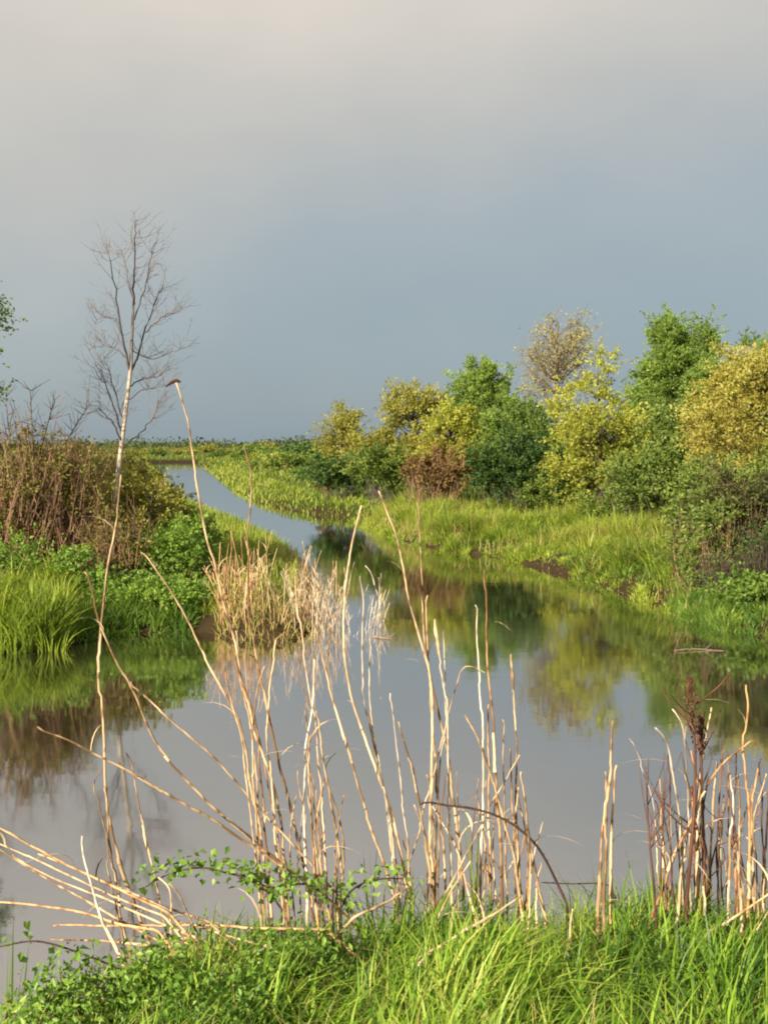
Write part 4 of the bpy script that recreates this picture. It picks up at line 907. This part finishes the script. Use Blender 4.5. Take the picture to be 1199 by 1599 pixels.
# --- dark red dock plants and fine twiggy plants
def dock(pl, label, Y, r, branches, seeds):
    pts = np.array(pl, float); W = np.array([P(x, y, Y) for x, y in spl(pts, 26)])[::-1]
    b = W[0].copy(); b[2] = float(hgt(b[0], b[1])) - 0.03; W = np.vstack([b, W])
    root = thing('dock_plant', tuple(b), label, 'dead plant', 'dead docks on the near bank')
    m = MB(); add_tubes(m, W[None], np.linspace(r, r * 0.35, len(W))[None], 6)
    mbr = MB(); ms = MB(); n = len(W)
    for k in range(branches):
        i = rng.integers(int(n * 0.35), int(n * 0.95)); o = norm(rng.normal(size=3) * np.array([0.6, 0.6, 0]) + np.array([0, 0, 1.2])); l = U(0.10, 0.26)
        q = bez(W[i], W[i] + o * l * 0.5 + np.array([o[0], o[1], 0]) * l * 0.25, W[i] + o * l, 7)[0]
        add_tubes(m, q[None], np.linspace(r * 0.45, r * 0.2, 7)[None], 4)
    m.build('stem', 'dock', root)
    if seeds:
        a = W[int(n * 0.76):]; q = np.linspace(0, 1, 60); t = np.linspace(0, len(a) - 1, 60)
        a = np.stack([np.interp(t, np.arange(len(a)), a[:, c]) for c in range(3)], 1) + rng.normal(size=(60, 3)) * 0.002
        k = rng.integers(0, 60, 340); f = np.sin(a[k, 2] * 0 + k / 60 * 3.1)[:, None]
        add_tubes(ms, a[None], np.full((1, 60), 0.0025), 5)
        add_leaves(ms, a[k] + rng.normal(size=(340, 3)) * np.array([0.010, 0.010, 0.008]) * (0.35 + f), U(0.008, 0.019, 340), U(0, 1, 340), axis=rvec(340) * 0.6 + np.array([0, 0, 0.9]), aspect=0.5)
        ms.build('seed_head', 'dock_seed', root)
dock([(1076, 1058), (1080, 1120), (1085, 1180), (1083, 1260), (1078, 1330), (1072, 1400), (1070, 1470)], 'dark reddish dead dock with a seed spike, tallest of the right clump', 4.1, 0.009, 7, 1)
dock([(1092, 1120), (1094, 1180), (1096, 1260), (1098, 1340), (1100, 1460)], 'second dark reddish dock directly beside the tallest one', 4.2, 0.009, 7, 1)
dock([(1012, 1185), (1010, 1250), (1014, 1320), (1020, 1380), (1025, 1470)], 'fine dark red dead plant standing left of the arching orange reed', 4.1, 0.006, 9, 0)
dock([(1040, 1200), (1036, 1270), (1032, 1340), (1030, 1470)], 'faint twiggy dead plant between the fine red one and the docks', 4.3, 0.004, 10, 0)
dock([(1137, 1240), (1122, 1300), (1106, 1370), (1095, 1440)], 'bare dark twig slanting right inside the right clump', 4.3, 0.005, 3, 0)

# --- arching bramble canes
def cane(pl, label, Yb, Yt, r, leaves=0, lsize=0.05):
    W = np.array([P(x, y, Yt + (Yb - Yt) * i / 29.0) for i, (x, y) in enumerate(spl(pl, 30))])[::-1]
    b = W[0].copy(); b[2] = float(hgt(b[0], b[1])) - 0.03; W = np.vstack([b, W])
    root = thing('bramble_cane', tuple(b), label, 'bramble', 'bramble canes on the near bank')
    m = MB(); add_tubes(m, W[None], np.linspace(r, r * 0.6, len(W))[None], 6); 
    k = 30; i = rng.integers(1, len(W) - 1, k); d = rvec(k)
    add_tubes(m, np.stack([W[i], W[i] + d * r * 2.6], 1), np.array([[r * 0.35, r * 0.05]]) * np.ones((k, 1)), 3)
    m.build('stem', 'cane', root)
    if leaves:
        ml = MB(); i = rng.integers(3, len(W), leaves); pos = W[i] + rng.normal(size=(leaves, 3)) * np.array([0.045, 0.045, 0.022]) + np.array([0, 0, 0.015])
        add_leaves(ml, pos, U(0.6, 1.2, leaves) * lsize, U(0.3, 1, leaves), aspect=0.7, up=1.2); ml.build('leaves', 'leaf_bramble', root)
cane([(655, 1256), (670, 1253), (700, 1258), (735, 1262), (770, 1272), (800, 1287), (830, 1312), (850, 1340), (870, 1380), (885, 1412)], 'bare dark cane arching through the orange reed clump', 4.2, 4.3, 0.0065)
cane([(845, 1378), (890, 1380), (945, 1381), (960, 1400)], 'thin level dark cane behind the lone thick reeds', 4.4, 4.4, 0.0035)
cane([(228, 1385), (262, 1366), (310, 1355), (350, 1362), (385, 1372), (420, 1395), (440, 1420)], 'arching leafy bramble cane above the fallen reeds', 4.0, 4.1, 0.0045, 170, 0.036)
cane([(375, 1365), (420, 1385), (455, 1380), (490, 1385), (520, 1410)], 'leafy bramble cane left of the centre reeds', 4.0, 4.1, 0.0045, 130, 0.036)
cane([(630, 1372), (600, 1372), (570, 1378), (545, 1395), (530, 1425)], 'small leafy bramble cane at the feet of the centre reeds', 4.1, 4.2, 0.004, 80, 0.034)
cane([(0, 1478), (60, 1470), (130, 1490), (200, 1520), (260, 1560)], 'brown bramble cane trailing over the left corner', 3.7, 3.9, 0.0045, 30, 0.04)

# --- green shoots among the reeds
def shoots(px, py_top, py_base, n, spread, Y, label):
    b = P(px, py_base, Y); b[2] = float(hgt(b[0], Y)) - 0.03
    root = thing('green_shoot', tuple(b), label, 'shoot', 'green shoots among the near reeds')
    H = P(px, py_top, Y)[2] - b[2]
    for k in range(n):
        m = MB(); h = H * U(0.75, 1.02)
        add_blades(m, (b + np.array([U(-1, 1) * spread, U(-1, 1) * spread, 0]))[None], np.array([h]), np.array([U(0.013, 0.02)]), np.array([U(0.03, 0.14)]), np.array([U(0.2, 0.9)]), 0.3, seg=6)
        m.build('blade', 'shoot', root)
shoots(738, 1232, 1400, 7, 0.035, 4.35, 'bunch of fresh green upright shoots inside the orange clump')
shoots(588, 1275, 1400, 6, 0.03, 4.4, 'green shoots behind the straight leaning centre reed')
shoots(540, 1345, 1410, 4, 0.03, 4.2, 'short green shoots at the foot of the shorter straight reed')
shoots(335, 1385, 1450, 4, 0.04, 4.1, 'slim green stems rising through the arching leafy cane')
shoots(395, 1390, 1450, 4, 0.04, 4.1, 'slim green stems right of the arching leafy cane')
shoots(975, 1375, 1440, 3, 0.015, 4.1, 'grey-green shoot right of the lone thick reed bunch')
shoots(905, 1370, 1430, 4, 0.04, 4.1, 'green shoots left of the lone thick reed bunch')
shoots(5, 1400, 1480, 5, 0.05, 4.2, 'faint green shoots in the water at the left edge')

# --- foreground grass
n = 56000
X = U(-3.2, 3.4, n); Y = U(1.9, 4.75, n)
fz = fg_profile(X, Y)
keep = (fz > 0.42) & (U(0, 1, n) < np.interp(X, [-3, -1.6, -0.7, 0.1, 3], [0.4, 0.85, 0.9, 1, 1])) & (Y > 2.2)
X, Y = X[keep], Y[keep]
tuft = 0.5 + 0.5 * wob(X, Y, 5.5)
kp = U(0, 1, len(X)) < 0.4 + 0.75 * tuft; X, Y, tuft = X[kp], Y[kp], tuft[kp]
hh = (0.19 + 0.25 * tuft) * U(0.55, 1.25, len(X)) * np.interp(X, [-1.6, -0.6, 0.0, 0.25], [0.75, 0.85, 0.95, 1.05])
az = np.where(U(0, 1, len(X)) < 0.5, U(0, 6.28, len(X)), rng.normal(0.6, 0.8, len(X)))
grass('near_grass', 'bright green long grass on the near bank', 'fg_grass', X, Y, hh, U(0.007, 0.019, len(X)), U(0.2, 1.2, len(X)), 0.65, 3.0, 0.6, az=az)
n = 6500
X = U(-3.0, 3.3, n); Y = U(2.2, 4.8, n); k = fg_profile(X, Y) > 0.35; X, Y = X[k], Y[k]
grass('dry_grass', 'old straw-coloured blades tangled through the near grass', 'dry_grass', X, Y, U(0.12, 0.4, len(X)), U(0.004, 0.008, len(X)), U(0.3, 1.5, len(X)), 0.7, 3.0)

# --- bramble bushes at the lower left, leaf plants at the right
def bush(px, py, Y, w, h, nl, size, label, mat='leaf_bramble', name='bramble_bush', cat='bramble', group='low leafy plants on the near bank'):
    c = P(px, py, Y); g = float(hgt(c[0], Y)); base = (c[0], Y, g)
    root = thing(name, base, label, cat, group)
    n = 46
    C = np.array(base) + rvec(n) * np.array([w, w * 0.8, h]) * U(0.35, 1.0, (n, 1)); C[:, 2] = g + np.abs(C[:, 2] - g) + 0.03
    f = np.array(base) + (C - np.array(base)) * np.array([0.35, 0.35, 0]) ; f[:, 2] = hgt(f[:, 0], f[:, 1]) - 0.02
    ms = MB(); add_tubes(ms, bez(f, (f + C) / 2 + np.array([0, 0, 0.06]), C, 6), np.linspace(0.0032, 0.0016, 6)[None] * np.ones((n, 1)), 4); ms.build('stems', 'green_stem', root)
    nl = int(nl * 1.9); size *= 0.62; ml = MB(); per = nl // n; idx = np.repeat(np.arange(n), per)
    pos = C[idx] + rng.normal(size=(len(idx), 3)) * np.array([0.055, 0.055, 0.03])
    add_leaves(ml, pos, size * U(0.5, 1.4, len(idx)), np.clip(U(0, 0.7, n)[idx] + U(0, 0.45, len(idx)), 0, 1), aspect=0.5, up=0.5); ml.build('leaves', mat, root)
bush(120, 1560, 3.55, 0.28, 0.26, 900, 0.05, 'low leafy bramble bush at the bottom left corner')
bush(250, 1540, 3.6, 0.28, 0.27, 1000, 0.052, 'leafy bramble bush below the fallen reeds at left')
bush(370, 1545, 3.55, 0.30, 0.25, 1100, 0.04, 'dense dark bramble bush left of the bright grass')
bush(470, 1525, 3.75, 0.24, 0.24, 700, 0.042, 'bramble bush where the bright grass begins')
bush(330, 1600, 3.2, 0.34, 0.2, 900, 0.04, 'bramble bush at the bottom edge below the dense dark one')
bush(60, 1640, 3.1, 0.30, 0.2, 600, 0.04, 'dim bramble bush at the very bottom left')
def broad(px, py, Y, label, n=8):
    c = P(px, py, Y); g = float(hgt(c[0], Y)); root = thing('broadleaf_plant', (c[0], Y, g), label, 'plant', 'broad-leaved plants in the near grass')
    for k in range(n):
        m = MB(); add_blades(m, np.array([[c[0] + U(-0.03, 0.03), Y + U(-0.03, 0.03), g]]), np.array([U(0.24, 0.36)]), np.array([U(0.035, 0.055)]), np.array([U(0.2, 0.8)]), np.array([U(0.3, 0.9)]), 0.5, seg=7)
        m.build('leaf', 'leaf_bramble', root)
broad(1010, 1480, 3.95, 'broad-leaved green plant below the fine dark red plant')
broad(1090, 1490, 3.9, 'broad-leaved green plant below the right reed clump')
broad(960, 1470, 4.0, 'broad-leaved green plant at the foot of the lone thick reeds', 6)

# --- sticks on the water
def stick(pl, label, r, z=0.012):
    pts = np.array([[*G(x, y, z), z] for x, y in pl]); W = spl(pts, 14); W[:, 2] += 0.01 * np.sin(np.linspace(0, 5, 14))
    m = MB(); add_tubes(m, W[None], np.linspace(r, r * 0.5, 14)[None], 6)
    e = W[8]; add_tubes(m, bez(e, e + np.array([0.06, 0, 0.03]), e + np.array([0.14, 0.02, 0.1]), 5), np.linspace(r * 0.5, r * 0.2, 5)[None], 4)
    o = m.build('floating_stick', 'driftwood', loc=tuple(W[0])); tag(o, label, 'stick', 'sticks floating on the water')
stick([(583, 994), (600, 997), (620, 996)], 'dark crooked stick on the water at the end of the reed spit', 0.016)
stick([(1052, 1016), (1090, 1014), (1130, 1015)], 'pale thin stick on the dark water under the large brown shrub', 0.010)

# ------------------------------------------------------------------ light, sky, camera
sun_dir = Vector((-0.56, -0.74, 0.44)).normalized()
el = math.asin(sun_dir.z); rot = math.atan2(sun_dir.x, sun_dir.y)
sl = bpy.data.lights.new('sun', 'SUN'); sl.energy = 5.0; sl.angle = math.radians(0.9); sl.color = (1.0, 0.87, 0.68)
so = bpy.data.objects.new('sun', sl); COL.objects.link(so); so.rotation_euler = (-sun_dir).to_track_quat('-Z', 'Y').to_euler(); so.location = (-20, -20, 20)

w = bpy.data.worlds.new('World'); scene.world = w; w.use_nodes = True
nt = w.node_tree; nt.nodes.clear(); L = nt.links.new
out = nt.nodes.new('ShaderNodeOutputWorld')
sky = nt.nodes.new('ShaderNodeTexSky'); sky.sky_type = 'NISHITA'; sky.sun_disc = False; sky.sun_elevation = el; sky.sun_rotation = rot; sky.dust_density = 2.0
bg1 = nt.nodes.new('ShaderNodeBackground'); bg1.inputs['Strength'].default_value = 0.08; L(sky.outputs[0], bg1.inputs['Color'])
tc = nt.nodes.new('ShaderNodeTexCoord'); sp = nt.nodes.new('ShaderNodeSeparateXYZ'); L(tc.outputs['Generated'], sp.inputs[0])
mp = nt.nodes.new('ShaderNodeMapping'); mp.inputs['Scale'].default_value = (1, 1, 1.7); L(tc.outputs['Generated'], mp.inputs['Vector'])
nz = nt.nodes.new('ShaderNodeTexNoise'); nz.inputs['Scale'].default_value = 2.6; nz.inputs['Detail'].default_value = 4; nz.inputs['Roughness'].default_value = 0.5; L(mp.outputs[0], nz.inputs['Vector'])
# elevation, pushed by the storm cloud's own unevenness and lower to the left than to the right
a = nt.nodes.new('ShaderNodeMath'); a.operation = 'MULTIPLY_ADD'; L(nz.outputs['Fac'], a.inputs[0]); a.inputs[1].default_value = 0.24; L(sp.outputs['Z'], a.inputs[2])
b = nt.nodes.new('ShaderNodeMath'); b.operation = 'MULTIPLY_ADD'; L(sp.outputs['X'], b.inputs[0]); b.inputs[1].default_value = -0.16; L(a.outputs[0], b.inputs[2])
mr = nt.nodes.new('ShaderNodeMapRange'); mr.inputs[1].default_value = 0.11; mr.inputs[2].default_value = 0.60; L(b.outputs[0], mr.inputs[0])
cr = nt.nodes.new('ShaderNodeValToRGB'); e = cr.color_ramp.elements
K = 0.465
def lin(r, g, b_):
    f = lambda c: (c / 255 / 12.92 if c / 255 <= 0.04045 else ((c / 255 + 0.055) / 1.055) ** 2.4)
    return (f(r) * K, f(g) * K, f(b_) * K, 1)
e[0].position = 0.0; e[0].color = lin(138, 154, 165)
e[1].position = 1.0; e[1].color = lin(228, 217, 203)
for p_, c_ in ((0.22, (149, 162, 168)), (0.42, (163, 172, 175)), (0.62, (188, 187, 181)), (0.8, (206, 200, 190))):
    k = e.new(p_); k.color = lin(*c_)
L(mr.outputs[0], cr.inputs[0])
bg2 = nt.nodes.new('ShaderNodeBackground'); bg2.inputs['Strength'].default_value = 1.0; L(cr.outputs[0], bg2.inputs['Color'])
mxs = nt.nodes.new('ShaderNodeMixShader'); mxs.inputs[0].default_value = 0.92
L(bg1.outputs[0], mxs.inputs[1]); L(bg2.outputs[0], mxs.inputs[2]); L(mxs.outputs[0], out.inputs['Surface'])

cam = bpy.data.cameras.new('camera'); co = bpy.data.objects.new('camera', cam); COL.objects.link(co)
cam.sensor_fit = 'VERTICAL'; cam.sensor_height = 36; cam.lens = F / 1599 * 36; cam.shift_y = -(799.5 - HZ) / 1599
cam.clip_start = 0.05; cam.clip_end = 6000
co.location = (0, 0, CAMH); co.rotation_euler = (math.radians(90), 0, 0)
scene.camera = co

scene.render.engine = 'CYCLES'
scene.view_settings.view_transform = 'Standard'; scene.view_settings.look = 'None'
scene.view_settings.exposure = 1.2; scene.view_settings.gamma = 1.0
scene.cycles.max_bounces = 8; scene.cycles.transparent_max_bounces = 8
scene.cycles.filter_width = 2.0
for o in bpy.data.objects:
    if '_base' in o: del o['_base']
